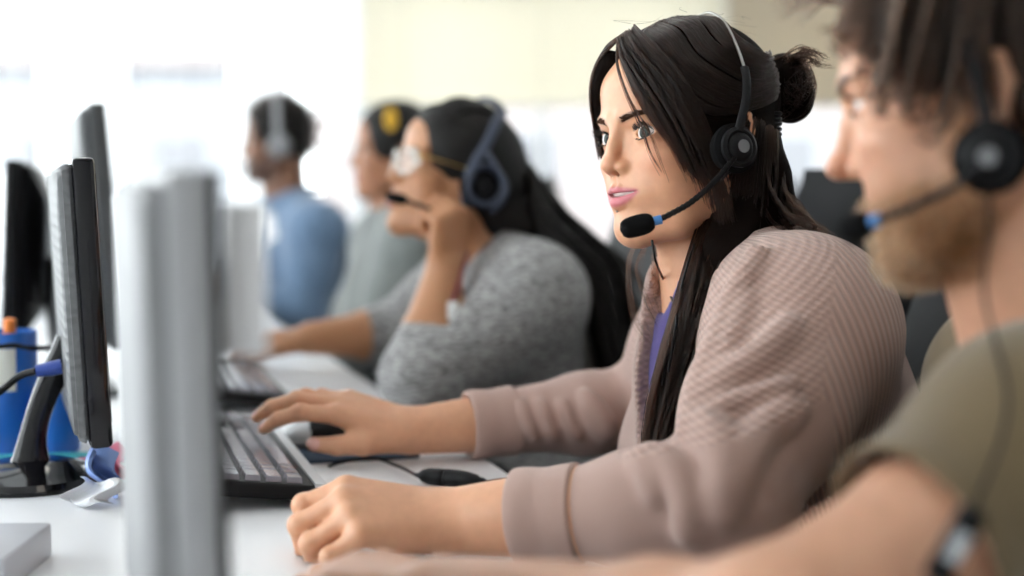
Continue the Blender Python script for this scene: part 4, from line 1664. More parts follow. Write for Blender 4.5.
def clothes_main(w, h, g, bodyp):
    S = nrm(g.shL - g.shR)
    # ---------------- purple top
    sp, Fc, Fp = torso(g, 0.006, 0.062)
    sp.append(cone(g.neck + A(-0.03, 0, 0.035), g.neck + A(-0.075, -0.01, 0.0), 0.055, 0.035, 0.01, '-'))
    sp.append(cone(g.neck + A(0, 0, 0.02), h.W(0, 0, -6), 0.062, 0.07, 0.01, '-'))
    V, Q = surface(sp, 0.007)
    V = rest_on_seat(V, CHAIR1, RZ, 0.002)
    np_mesh('top', V, Q, M_PURPLE, w)
    tr = legs(g, 0.012) + [ell(g.pel, A(0.155, 0.15, 0.12), 0.04, Fp)]
    for ank in (g.ankL, g.ankR): tr.append(cone(ank, ank + A(0, 0, 0.05), 0.05, 0.05, 0.02))
    V, Q = surface(tr, 0.009)
    V = rest_on_seat(V, CHAIR1, RZ)
    np_mesh('trousers', V, Q, M_DARKTROUSER, w)
    for ank, toe in ((g.ankL, g.toeL), (g.ankR, g.toeR)):
        V, Q = surface([cone(ank - A(0, 0, 0.035), toe, 0.045, 0.035, 0.02), cone(ank, ank - A(0, 0, 0.03), 0.042, 0.045, 0.02), flat_cut(A(ank[0], ank[1], 0.004), (0, 0, -1), 0.5)], 0.006)
        np_mesh('shoe', V, Q, M_BLACKP, w)
    # ---------------- cardigan
    cp, Fc, Fp = torso(g, 0.017, 0.064, 1.04)
    cuffL = g.wrL + (g.elL - g.wrL) * 0.255
    cuffR = g.wrR + (g.elR - g.wrR) * 0.22
    aL, aR = nrm(g.elL - g.wrL), nrm(g.elR - g.wrR)
    for sh, el, cu, ax in ((g.shL, g.elL, cuffL, aL), (g.shR, g.elR, cuffR, aR)):
        m1 = sh * 0.5 + el * 0.5
        f1 = el * 0.62 + cu * 0.38
        cp += [cone(sh, m1, 0.066, 0.067, 0.05), cone(m1, el, 0.067, 0.055, 0.03), cone(el, f1, 0.054, 0.046, 0.02), cone(f1, cu + ax * 0.05, 0.046, 0.0375, 0.02)]
    # soft folds: ridges laid on the surface along the creases of the sleeve
    base = list(cp)
    def ridge(pts, r, sink, k=0.014):
        sink = sink - 0.005
        k = k * 0.7
        q = []
        for x, y in spline(pts, max(4, len(pts) * 2)):
            hit = trace(base, x, y, 0.9)
            if hit is not None: q.append(hit + nrm(ray(x, y)) * sink)
        if len(q) > 1: cp.extend(chain(q, r, k))
    ridge([(650, 453), (664, 464), (679, 480), (690, 506), (688, 533)], 0.0085, 0.0045, 0.018)
    ridge([(636, 458), (650, 476), (656, 496)], 0.006, 0.0055, 0.018)
    ridge([(698, 417), (718, 441), (729, 468), (723, 512)], 0.011, 0.006, 0.024)
    ridge([(700, 414), (730, 402), (765, 392), (792, 384)], 0.006, 0.0025, 0.010)
    ridge([(705, 395), (735, 372), (765, 352), (790, 325)], 0.008, 0.004, 0.02)
    ridge([(745, 470), (752, 445), (770, 425), (795, 410)], 0.009, 0.004, 0.02)
    for x in (520, 540, 562, 585):
        ridge([(x, 405), (x + 6, 420), (x + 10 + (x % 7) * 2, 436)], 0.006, 0.0062)
    ridge([(585, 395), (600, 412), (612, 432)], 0.007, 0.003)
    # front edge of the near panel, rolled over
    ridge([(757, 258), (735, 298), (717, 343), (702, 385), (691, 428)], 0.012, 0.003, 0.009)
    ridge([(748, 300), (731, 340), (716, 378), (704, 408)], 0.007, 0.004, 0.012)
    # opening down the front and round the neck
    op = []
    for x, y in ((687, 285), (667, 315), (646, 350), (631, 390), (623, 430), (620, 470)):
        hit = trace(sp, x, y, 0.9)
        if hit is not None: op.append(hit)
    op.append(op[-1] + A(0, 0, -0.12))
    cp += chain(op, [0.038, 0.040, 0.039, 0.036, 0.033, 0.030, 0.026], 0.008, '-')
    cp.append(cone(g.neck - A(0.0, 0, 0.005), h.W(-0.5, 0, -6), 0.062, 0.085, 0.012, '-'))
    # hem, and the hollow for the body above the lap
    cp.append(flat_cut(g.pel + A(0, 0, -0.06), (0, 0, -1), 0.6))
    # cuffs: open tubes
    for cu, ax, wr in ((cuffL, aL, g.wrL), (cuffR, aR, g.wrR)):
        cp.append(flat_cut(cu + ax * 0.045, -ax, 0.12))
    V, Q = surface(cp, 0.0032)
    V = rest_on_seat(rest_on_desk(V), CHAIR1, RZ)
    q = V - g.chest
    fr, up, sd = q @ Fc[:, 1], q @ Fc[:, 2], q @ Fc[:, 0]
    x, y, z = V.T
    xs = 0.249 + (z - 0.877) / 0.127 * 0.036
    ang = np.arctan2(sd, -(fr - 0.0))
    rib = ang * 0.165 / 0.0050
    rib2 = np.where(sd > 0, (z * 0.55 + (x - xs) * 1.0) / 0.0052, rib)
    def sig(v, s): return 1 / (1 + np.exp(-v / s))
    # distance to the sleeve axes
    def dax(a, b):
        t = np.clip(((V - a) @ (b - a)) / ((b - a) @ (b - a)), 0, 1)
        return np.linalg.norm(V - a - t[:, None] * (b - a), axis=1), t
    dL, tL = dax(g.shL, g.elL); dL2, _ = dax(g.elL, g.wrL)
    dR, tR = dax(g.shR, g.elR); dR2, _ = dax(g.elR, g.wrR)
    zb = 0.868 + (x - 0.21) * 0.25
    sleeve = np.maximum(((dL < 0.085) & (tL > 0.3)) | (dL2 < 0.07), ((dR < 0.085) & (tR > 0.3)) | (dR2 < 0.07))
    sleeve = sleeve & (z < zb) & ((x < 0.262) | (dL2 < 0.06))
    back = sig(x - xs, 0.0015)
    sl = sleeve.astype(np.float32)
    np_mesh('cardigan', V, Q, M_KNIT, w, attrs={'rib': rib, 'waf1': ang * 0.165 / 0.0074, 'waf2': z / 0.0068, 'wr': back * (1 - sl), 'ww': (1 - back) * (1 - sl)})
    # turned-back cuffs
    for cu, ax, wr, rr in ((cuffL, aL, g.wrL, 0.0385), (cuffR, aR, g.wrR, 0.0385)):
        c = [cone(cu, cu + ax * 0.055, rr, rr + 0.001, 0.0), cone(cu + ax * 0.004, cu + ax * 0.008, rr + 0.0006, rr + 0.0012, 0.006), cone(cu + ax * 0.05, cu + ax * 0.054, rr + 0.001, rr + 0.0025, 0.006)]
        c.append(flat_cut(cu, -ax, 0.1)); c.append(flat_cut(cu + ax * 0.057, ax, 0.1))
        c.append(cone(cu - ax * 0.03, cu + ax * 0.036, rr - 0.005, rr - 0.005, 0.003, '-'))
        V, Q = surface(c, 0.0022, bounds=(cu - 0.09, cu + 0.09))
        V = rest_on_desk(V)
        z0 = np.zeros(len(V))
        np_mesh('cuff', V, Q, M_KNIT, w, attrs={k: z0 for k in ('rib', 'waf1', 'waf2', 'wr', 'ww')})
    return cp, sp


def shirt_of(g):
    return torso(g, 0.014, 0.064, 1.03)[0]


def hair_main(w, h, g, cp, facep):
    rng = np.random.default_rng(7)
    E, C, W = h.E, h.C, h.W
    # ---- the mass close to the head
    hp = [E((-0.4, 0, 3.2), (9.2, 7.9, 8.1), 0.8),
          E((-2.6, 0, -1.0), (5.4, 7.3, 6.0), 1.5)]
    hp.append(E((9.4, 0, -0.6), (5.2, 8.2, 7.7), 0.8, '-'))        # the face stays free
    hp.append(C((3.6, 7.0, -3.0), (3.0, 7.0, -9), 2.3, 3.0, 0.6, '-'))
    hp.append(C((3.6, -7.0, -3.0), (3.0, -7.0, -9), 2.3, 3.0, 0.6, '-'))
    # swept fringe on both sides of the parting
    near = [(7.9, 0.7, 8.9), (8.35, 2.6, 7.2), (7.7, 4.9, 4.6), (6.4, 6.3, 1.4), (5.2, 6.9, -1.8), (4.0, 7.1, -4.6)]
    far = [(7.9, 0.2, 9.0), (8.3, -1.9, 7.6), (7.8, -4.2, 5.6), (6.9, -5.8, 3.0), (5.8, -6.6, 0.3), (4.6, -6.9, -3.0)]
    for gde in (near, far):
        gp = spline(gde, 22)
        hp += chain([W(*p) for p in gp[3:] * A(0.965, 0.95, 0.98)], 0.0045, 0.014)
    # bun
    bun = P(783, 80, 1.45)
    hp += [ell(bun, A(2.5, 2.6, 2.7) * 0.01, 0.008), ell(bun + A(0.008, 0, -0.018), A(2.4, 2.4, 2.6) * 0.01, 0.012)]
    # long fall over the shoulder and down the front
    fall = []
    body_t = shirt_of(g) + hp[:2]
    for px, py, off, r in ((752, 175, 0.004, 0.03), (738, 215, 0.004, 0.036), (724, 262, 0.006, 0.036), (714, 315, 0.008, 0.033), (698, 365, 0.008, 0.030), (681, 410, 0.008, 0.026), (664, 448, 0.007, 0.017), (655, 468, 0.005, 0.006)):
        hit = trace(body_t, px, py, 0.9)
        p = hit + nrm(ray(px, py)) * (r * 0.62 - off) if hit is not None else P(px, py, 1.36)
        fall.append((p, r))
    # keep the lock hanging in a smooth line
    D = np.array([f[0] for f in fall])
    D[1:-1] = 0.25 * D[:-2] + 0.5 * D[1:-1] + 0.25 * D[2:]
    for (a, b), ra, rb in zip(zip(D, D[1:]), [f[1] for f in fall], [f[1] for f in fall][1:]):
        hp.append(cone(a, b, ra * 0.72, rb * 0.72, 0.02))
    # hair down the nape, behind the shoulder
    nape = [W(-4.5, 3.5, -3.0), P(762, 180, 1.40), P(772, 212, 1.39), P(778, 240, 1.37)]
    hp += chain(nape, [0.030, 0.024, 0.020, 0.012], 0.02)
    O = h.O
    V, Q = surface(hp, 0.003)
    ob = np_mesh('hair', V, Q, M_BROWN_HAIR, w)
    # ---- single hairs over it
    cur = []
    n = 18
    # crown: from the parting and the hairline back to the bun
    tie = tuple(h.loc(P(766, 84, 1.45)))
    def on_head(q, up=0.0):
        c = np.array((-0.4, 0, 3.2)); R_ = np.array((9.4, 8.15, 8.35)) + up
        e = (np.asarray(q, float) - c) / R_
        return c + e / np.linalg.norm(e) * R_
    def crown(side):
        gs = []
        for a in np.linspace(0, 1, 8):
            part = on_head((7.6 - 9.5 * a, 0.5, 9.3 + 2.5 * math.sin(a * 2.0)))
            lowp = on_head((6.9 - 9.0 * a, side * (6.4 - 1.0 * a), 4.2 + 3.8 * a))
            midp = on_head((2.6 - 7.5 * a, side * (7.6 - 2.2 * a), 1.2 + 5.2 * a))
            bk = on_head((-4.6 - 2.0 * a, side * (6.6 - 3.0 * a), 2.4 + 4.6 * a))
            gs.append([part, on_head(lowp * 0.5 + part * 0.5, 0.12), lowp, midp, bk, np.array(tie)])
        return gs
    for side, cnt in ((1, 2300), (-1, 700)):
        cur += [h.Wn(c) for c in fan(crown(side), cnt, n, 0.10, rng, wave=0.07)]
    # crest over the top, parted
    # near curtain beside the face: swept down from the parting
    g1 = [[(8.0, 0.5, 9.2), (8.9, 1.9, 7.2), (8.9, 3.2, 4.6), (8.2, 4.4, 1.8), (7.0, 5.8, -1.0), (5.9, 6.3, -3.6)],
          [(7.7, 0.6, 9.4), (8.7, 2.8, 7.4), (8.3, 4.9, 4.6), (7.1, 6.3, 1.4), (5.9, 7.0, -1.8), (4.6, 7.2, -5.2)],
          [(7.0, 0.6, 9.9), (8.0, 3.6, 7.8), (7.2, 6.0, 4.8), (5.9, 7.3, 1.4), (4.7, 7.5, -1.8), (3.4, 7.5, -5.6), (2.6, 7.2, -9.0)],
          [(6.0, 0.6, 10.4), (6.9, 4.2, 8.3), (5.9, 6.9, 5.0), (4.6, 7.9, 1.6), (3.6, 8.0, -1.6), (2.2, 7.9, -5.6), (1.2, 7.6, -9.5)]]
    cur += [h.Wn(c) for c in fan(g1, 1100, n, 0.20, rng, wave=0.16)]
    # loose wisps across the cheek
    g2 = [[(8.2, 0.6, 9.1), (9.2, 1.7, 6.6), (9.1, 2.9, 3.4), (8.6, 4.0, 0.2), (8.2, 4.3, -2.0), (7.4, 5.0, -4.2)],
          [(8.1, 0.6, 9.2), (9.1, 2.2, 6.6), (8.9, 3.5, 3.2), (8.1, 4.7, 0.2), (7.6, 5.2, -2.2), (6.9, 5.7, -4.8)]]
    cur += [h.Wn(c) for c in fan(g2, 18, n, 0.12, rng, wave=0.10)]
    # far side of the parting
    g3 = [[(8.0, 0.1, 9.2), (8.8, -1.2, 8.0), (8.9, -3.0, 6.4), (8.3, -4.8, 4.2), (7.4, -6.0, 1.6), (6.6, -6.6, -1.5)],
          [(7.6, 0.1, 9.5), (8.3, -2.0, 8.4), (8.0, -4.4, 6.6), (7.2, -6.2, 4.0), (6.2, -7.2, 1.0), (5.4, -7.6, -2.5)],
          [(6.6, 0.1, 10.2), (7.0, -3.0, 9.0), (6.2, -5.6, 7.0), (5.2, -7.3, 4.0), (4.4, -8.0, 0.5), (4.0, -8.0, -4.0)]]
    cur += [h.Wn(c) for c in fan(g3, 600, n, 0.10, rng, wave=0.06)]
    # the fall in front of the shoulder
    rr = [f[1] for f in fall]
    gf = []
    for a in np.linspace(-1, 1, 7):
        line = []
        st = W(1.0 - 3.0 * (a + 1) * 0.9, 7.6, 0.5 - 1.0 * abs(a))
        line.append(st)
        for i in range(1, len(D)):
            v = nrm(D[i] - CAM)
            side_ = nrm(np.cross(v, D[i] - D[i - 1])) * (1 if True else 1)
            hw = rr[i] * (0.95 + 0.20 * min(1, max(0, i - 2) / 2))
            line.append(D[i] - side_ * hw * a - v * rr[i] * 0.72 * math.sqrt(max(1 - (a * 0.92) ** 2, 0)))
        line.append(line[-1] + A(-0.004, 0, -0.010))
        gf.append(line)
    cur += fan(gf, 1500, 26, 0.0030, rng, wave=0.0022, frizz=0.0002)
    # nape: curled ends behind the shoulder
    gn = [[W(-3.0, 6.8, -1.5), P(766, 170, 1.37), P(772, 198, 1.36), P(788, 220, 1.345), P(812, 228, 1.335), P(826, 238, 1.33)],
          [W(-4.5, 5.5, 0.0), P(772, 165, 1.39), P(778, 192, 1.37), P(792, 205, 1.36), P(812, 214, 1.35), P(828, 228, 1.34)],
          [W(-5.0, 4.5, -2.0), P(774, 178, 1.39), P(780, 204, 1.38), P(790, 222, 1.36), P(792, 238, 1.34), P(776, 248, 1.325)],
          [W(-4.0, 6.0, -3.0), P(762, 200, 1.36), P(772, 228, 1.34), P(788, 238, 1.325), P(772, 250, 1.315), P(748, 264, 1.31)]]
    cur += fan(gn, 300, 22, 0.0030, rng, wave=0.005, frizz=0.0005)
    # bun and its loose tuft
    for i in range(330):
        ax = nrm(rng.normal(size=3)); u = nrm(np.cross(ax, rng.normal(size=3))); v = np.cross(ax, u)
        t = np.linspace(0, 2.2 + rng.random(), n)[:, None] + rng.random() * 6
        c = bun + A(0.004, 0, -0.009)
        cur.append(c + (np.cos(t) * u + np.sin(t) * v) * A(0.0265, 0.027, 0.032) * (1 + 0.05 * rng.normal()))
    gt = [[bun + A(-0.01, -0.01, 0.015), P(790, 52, 1.44), P(806, 44, 1.44), P(822, 48, 1.44)],
          [bun + A(0.0, -0.01, 0.02), P(792, 58, 1.43), P(808, 54, 1.43), P(824, 62, 1.43)],
          [bun + A(0.005, -0.01, 0.012), P(790, 64, 1.43), P(806, 62, 1.43), P(818, 70, 1.43)]]
    cur += fan(gt, 150, n, 0.003, rng, wave=0.003, frizz=0.0006)
    strands('hair_strands', cur, 0.00032, H_BROWN, ob, 0.35)
    # fine flyaways
    fl = []
    for i in range(22):
        a = W(rng.uniform(-6, 6), rng.uniform(-3, 6), 10.9)
        fl.append(spline([a, a + A(rng.normal() * .01, 0, 0.003), a + A(0.02 + rng.normal() * .015, 0, rng.normal() * 0.006)], 8))
    gl = [[P(640, 235, 1.42), P(628, 262, 1.43), P(634, 300, 1.43), P(655, 330, 1.42)], [P(650, 240, 1.42), P(645, 275, 1.43), P(660, 310, 1.42), P(676, 340, 1.40)]]
    fl += fan(gl, 46, 14, 0.004, rng, wave=0.004)
    strands('loose_hairs', fl, 0.00013, H_BROWN, ob, 0.35)
    # far-side hair behind the neck
    # hair tie
    mb = MB()
    ctr = P(770, 122, 1.40)
    for k in range(5):
        mb.tube([ctr + A(0.010 * math.cos(t), 0.012 * math.sin(t), -0.012 + k * 0.005) for t in np.linspace(0, 6.283, 17)], 0.0022, 6, cap=False)
    mb.build('hair_tie', M_BLACKP, ob, world=True)
    return hp, D


W1, h1, g1_, body1, face1 = main_woman()
card1, shirt1 = clothes_main(W1, h1, g1_, body1)
hair1, fall1 = hair_main(W1, h1, g1_, card1, face1)

# ------------------------------------------------------------------ headsets
M_PAD = mat('black_foam', (0.006, 0.006, 0.0065), 0.9, bump=0.6, bscale=1500, spec=0.08)
M_RING = mat('blue_ring', (0.06, 0.24, 0.60), 0.35)
M_STEELBAND = mat('bright_steel', (0.45, 0.43, 0.40), 0.35, metal=1.0)
M_NAVY = mat('navy_plastic', (0.035, 0.045, 0.075), 0.4)


def disc_frame(c, n):
    n = nrm(n)
    q = Vector(n).to_track_quat('Z', 'Y').to_matrix().to_4x4()
    return Matrix.Translation(Vector(c)) @ q


def headset_slim(h, pad, out, band_pts, steel_from, boom, mic_a, mic_b, label, scale=1.0, cord=None, group='call centre headsets'):
    """one-ear headset: ear pad with cap, half black half steel band, boom with foam and a blue ring"""
    t = empty('headset', tuple(pad), label, 'headset', group)
    k = scale
    mb = MB(); mb.lathe([(0, -0.012 * k), (0.021 * k, -0.012 * k), (0.0235 * k, -0.006 * k), (0.0235 * k, 0.0), (0.020 * k, 0.003 * k), (0, 0.003 * k)], 36, disc_frame(pad, out))
    pd = mb.build('ear_pad', M_PAD, t, world=True)
    mb = MB(); mb.lathe([(0.019 * k, 0.002 * k), (0.019 * k, 0.007 * k), (0.016 * k, 0.009 * k), (0.0135 * k, 0.0078 * k), (0.0115 * k, 0.0105 * k), (0.008 * k, 0.0125 * k), (0, 0.0125 * k)], 36, disc_frame(pad, out))
    mb.build('speaker_cap', M_BLACKP, t, world=True)
    mb = MB(); mb.lathe([(0.0062 * k, 0.0122 * k), (0.0060 * k, 0.0134 * k), (0, 0.0137 * k)], 24, disc_frame(pad, out))
    mb.build('cap_badge', mat('grey_badge', (0.14, 0.14, 0.145), 0.4), t, world=True)
    bp = spline(band_pts, 40)
    i = int(steel_from * 39)
    mb = MB(); mb.tube(bp[:i + 1], 0.0042 * k, 10, sx=0.55); mb.build('slider', M_BLACKP, t, world=True)
    mb = MB(); mb.tube(bp[i - 1:], 0.0016 * k, 8); mb.build('headband', M_STEELBAND, t, world=True)
    b = spline(boom, 20)
    mb = MB(); mb.tube(b, 0.0026 * k, 10)
    for s in range(2, 19): mb.tube([b[s], b[s] + (b[s + 1] - b[s]) * 0.35], 0.0030 * k, 8)
    mb.build('boom', M_BLACKP, t, world=True)
    d = nrm(mic_b - mic_a)
    mb = MB(); mb.tube([mic_a - d * 0.006 * k, mic_a + d * 0.001 * k], 0.0042 * k, 14); mb.build('ring', M_RING, t, world=True)
    L = np.linalg.norm(mic_b - mic_a)
    mb = MB()
    n_ = 18
    prof = [(0.0098 * max(0.0, 1 - abs(2 * i / n_ - 1) ** 3.2) ** (1 / 2.4), L / k * i / n_) for i in range(n_ + 1)]
    mb.lathe([(r * k, z * k) for r, z in prof], 28, disc_frame(mic_a, d)); mb.build('microphone_foam', M_PAD, t, world=True)
    for c in (cord or []):
        mb = MB(); mb.tube(spline(c, 40), 0.00125 * k, 6); mb.build('cord', M_BLACKP, t, world=True)
    return t


def on_surface(prims, pts, off, dflt):
    out = []
    for (x, y) in pts:
        hit = trace(prims, x, y, 0.5, off=off)
        out.append(hit if hit is not None else P(x, y, dflt))
    return out


# main woman's headset
hh = h1
pad = P(736, 148, 1.322)
outn = hh.R @ A(0.05, 1, 0.05)
top = [hh.W(-1.4, 5.6, 9.3), hh.W(-2.2, 2.6, 11.3), hh.W(-2.4, 0, 11.75), hh.W(-2.2, -4.0, 10.6), hh.W(-1.3, -7.0, 7.6), hh.W(-0.5, -8.4, 3.0), hh.W(0, -8.6, 0.0)]
band = [pad + outn * 0.004 + A(0, 0, 0.012), P(740, 125, 1.318), P(746, 98, 1.325), P(745, 70, 1.338)] + top
neckcov = shirt1 + body1 + hair1 + card1
cordA = [pad - A(0.002, 0, 0.02)] + on_surface(neckcov, [(722, 180), (706, 215), (692, 250), (682, 285), (674, 320), (668, 350), (662, 385)], 0.004, 1.33)
cordB = [P(652, 240, 1.36), P(656, 262, 1.36)] + on_surface(neckcov, [(668, 290), (676, 315), (673, 345), (668, 372)], 0.004, 1.33)
headset_slim(hh, pad, outn, band, 0.32,
             [pad + outn * 0.010 + A(-0.004, 0, -0.006), P(716, 180, 1.302), P(690, 203, 1.288), P(660, 219.5, 1.280)], P(655, 221, 1.279), P(620, 230.5, 1.278),
             'slim black headset worn over the dark hair of the pink cardigan', 1.0, [cordA, cordB])
mb = MB(); mb.lathe([(0, -0.0012), (0.0011, -0.0004), (0.0012, 0), (0.0011, 0.0004), (0, 0.0012)], 12, Matrix.Translation(Vector(trace(face1, 617, 211.5, 0.9, off=0.0008))))
mb.build('lip_stud', M_STEELBAND, W1, world=True)


# ------------------------------------------------------------------ the other people
def simple_person(name, label, h, g, base, face_kw, hands, top, sleeves, trouser, skin_fine=0.0024, pig_kw=None, eye_mat=None, ears=(1, -1), bust=0.0, bulk=1.0, fore=0.98, arm_r=(0.05, 0.043, 0.028), gaze=(1, 0, 0), male=False, step=0.008, seat=None):
    """sleeves: fraction of shoulder-elbow-wrist (0..2) the sleeve covers"""
    w = empty(name, (g.pel[0], g.pel[1], 0), label, 'person')
    wide = face_kw.get('wide', 0.96)
    body, Fc, Fp = torso(g, 0.0, bust, bulk)
    body += legs(g)
    for ank, toe in ((g.ankL, g.toeL), (g.ankR, g.toeR)): body.append(cone(ank, toe, 0.035, 0.028, 0.02))
    nr = 0.060 if male else 0.050
    body.append(cone(g.neck - A(0, 0, 0.02), h.W(-1.6, 0, -4.5), nr, nr, 0.02))
    body.append(cone(h.W(2.0, 0, -7.0), g.neck + (h.W(3.0, 0, -6) - h.W(0, 0, -6)), 0.034, 0.034, 0.03))
    fp = face_prims(h, male=male, **face_kw)
    body += fp
    body += ear_prims(h, ears, wide)
    body += arm(g.shL, g.elL, g.wrL, *arm_r, fore=fore) + arm(g.shR, g.elR, g.wrR, *arm_r, fore=fore)
    body += hands
    O = h.O
    fine = [(O[i] - 0.14, O[i] + 0.13, skin_fine) for i in range(3)]
    hf = []
    for i in range(3):
        r = [fine[i]]
        for q in hands: r.append((float(q.c[i] - q.r), float(q.c[i] + q.r), 0.0032))
        hf.append(r)
    V, Q = surface(body, step, hf)
    V = rest_on_seat(rest_on_desk(V), *seat, 0.004)
    pg = pigment(V, h, base, mu=face_kw.get('mu', -5.6), mf=face_kw.get('mf', 9.1), tu=face_kw.get('tu', -2.95), mouth_open=face_kw.get('mouth_open', 0.16), lips=face_kw.get('lips', 1.0), **(pig_kw or {}))
    np_mesh('body', V, Q, M_SKIN, w, attrs={'pigment': pg})
    eyes(h, w, None, gaze, ball_mat=eye_mat or M_EYE_BROWN)
    lashes(h, w, H_LASH, n=40)
    # garment
    cp, Fc, Fp = torso(g, top.get('infl', 0.014), bust, bulk)
    r0 = arm_r
    lo = top.get('loose', 0.012)
    for sh, el, wr in ((g.shL, g.elL, g.wrL), (g.shR, g.elR, g.wrR)):
        m1 = sh * 0.5 + el * 0.5
        if sleeves <= 1.0:
            en = sh + (el - sh) * sleeves
            ax = nrm(el - sh)
            cp += [cone(sh, en + ax * 0.03, r0[0] + lo, r0[0] + lo + top.get('flare', 0.006), 0.045)]
            cut = flat_cut(en, ax, 0.12)
            hol = cone(en - ax * 0.03, en + ax * 0.05, r0[0] + lo - 0.004, r0[0] + lo + 0.004, 0.004, '-')
        else:
            en = el + (wr - el) * (sleeves - 1.0)
            ax = nrm(wr - el)
            cp += [cone(sh, m1, r0[0] + lo, r0[0] + lo, 0.045), cone(m1, el, r0[0] + lo, r0[1] + lo, 0.03), cone(el, en + ax * 0.02, r0[1] + lo * 0.9, r0[2] + lo, 0.02)]
            cut = flat_cut(en, ax, 0.07)
            hol = cone(en - ax * 0.02, en + ax * 0.05, r0[2] + lo - 0.005, r0[2] + lo - 0.004, 0.004, '-')
        # the cut plane only trims this sleeve's end
        cr_ = 0.09 if sleeves <= 1 else 0.052
        cyl = cone(en + ax * 0.002, en + ax * 0.07, cr_, cr_, 0, '+')
        cp += [Pr(lambda p, a=cut, b=cyl: np.maximum(a.f(p), b.f(p)), en, 0.15, 0.003, '-'), hol]
    for f_ in top.get('folds', []): cp += f_
    cp.append(cone(g.neck - A(0, 0, 0.004), h.W(-0.5, 0, -6), nr + top.get('neck', 0.004), nr + 0.03, 0.008, '-'))
    cp.append(flat_cut(g.pel + A(0, 0, -0.05), (0, 0, -1), 0.6))
    V, Q = surface(cp, top.get('step', 0.005))
    V = rest_on_seat(rest_on_desk(V), *seat)
    np_mesh(top['name'], V, Q, top['mat'], w)
    ax = nrm(h.W(-0.5, 0, -6) - g.neck)
    side_ = nrm(np.cross(ax, A(1, 0, 0))); fw = np.cross(side_, ax)
    Lh = np.linalg.norm(h.W(-0.5, 0, -6) - g.neck)
    cc = g.neck + ax * top.get('collar', 0.022)
    rc = nr + top.get('neck', 0.004) + (0.03 - top.get('neck', 0.004)) * top.get('collar', 0.022) / Lh + 0.002
    mb = MB(); mb.tube([cc + (side_ * math.cos(q) + fw * math.sin(q)) * rc - ax * 0.010 * math.cos(q + math.pi / 2) for q in np.linspace(0, 2 * math.pi, 41)], 0.0085, 10, cap=False, sx=1.0)
    mb.build('collar', top['mat'], w, world=True)
    tr = legs(g, 0.012) + [ell(g.pel, A(0.155 * bulk, 0.14 * bulk, 0.12), 0.04, Fp)]
    V, Q = surface(tr, 0.010)
    V = rest_on_seat(V, *seat)
    np_mesh('trousers', V, Q, trouser, w)
    for ank, toe in ((g.ankL, g.toeL), (g.ankR, g.toeR)):
        V, Q = surface([cone(ank - A(0, 0, 0.035), toe, 0.045, 0.035, 0.02), cone(ank, ank - A(0, 0, 0.03), 0.042, 0.045, 0.02), flat_cut(A(ank[0], ank[1], 0.004), (0, 0, -1), 0.5)], 0.008)
        np_mesh('shoe', V, Q, M_BLACKP, w)
    return w, fp, body, cp


REST = {'f': [((20, 28, 20), 6), ((20, 30, 20), 1), ((22, 32, 22), -5), ((26, 32, 22), -12)],
        't': [(0.02, 0.022, -0.008), (0.048, 0.040, -0.014), (0.074, 0.046, -0.020), (0.098, 0.046, -0.026)]}
FIST = {'f': [((72, 88, 55), 4), ((76, 90, 55), 1), ((78, 90, 55), -3), ((80, 88, 55), -7)],
        't': [(0.02, 0.022, -0.010), (0.048, 0.034, -0.024), (0.072, 0.024, -0.036), (0.084, 0.006, -0.040)]}


CHAIR0 = ((0.475, 0.962), RZ)
CHAIR2 = ((0.03, 2.285), RZ)
CHAIR3 = ((-0.23, 3.28), RZ)
CHAIR4 = ((-0.575, 4.14), RZ)


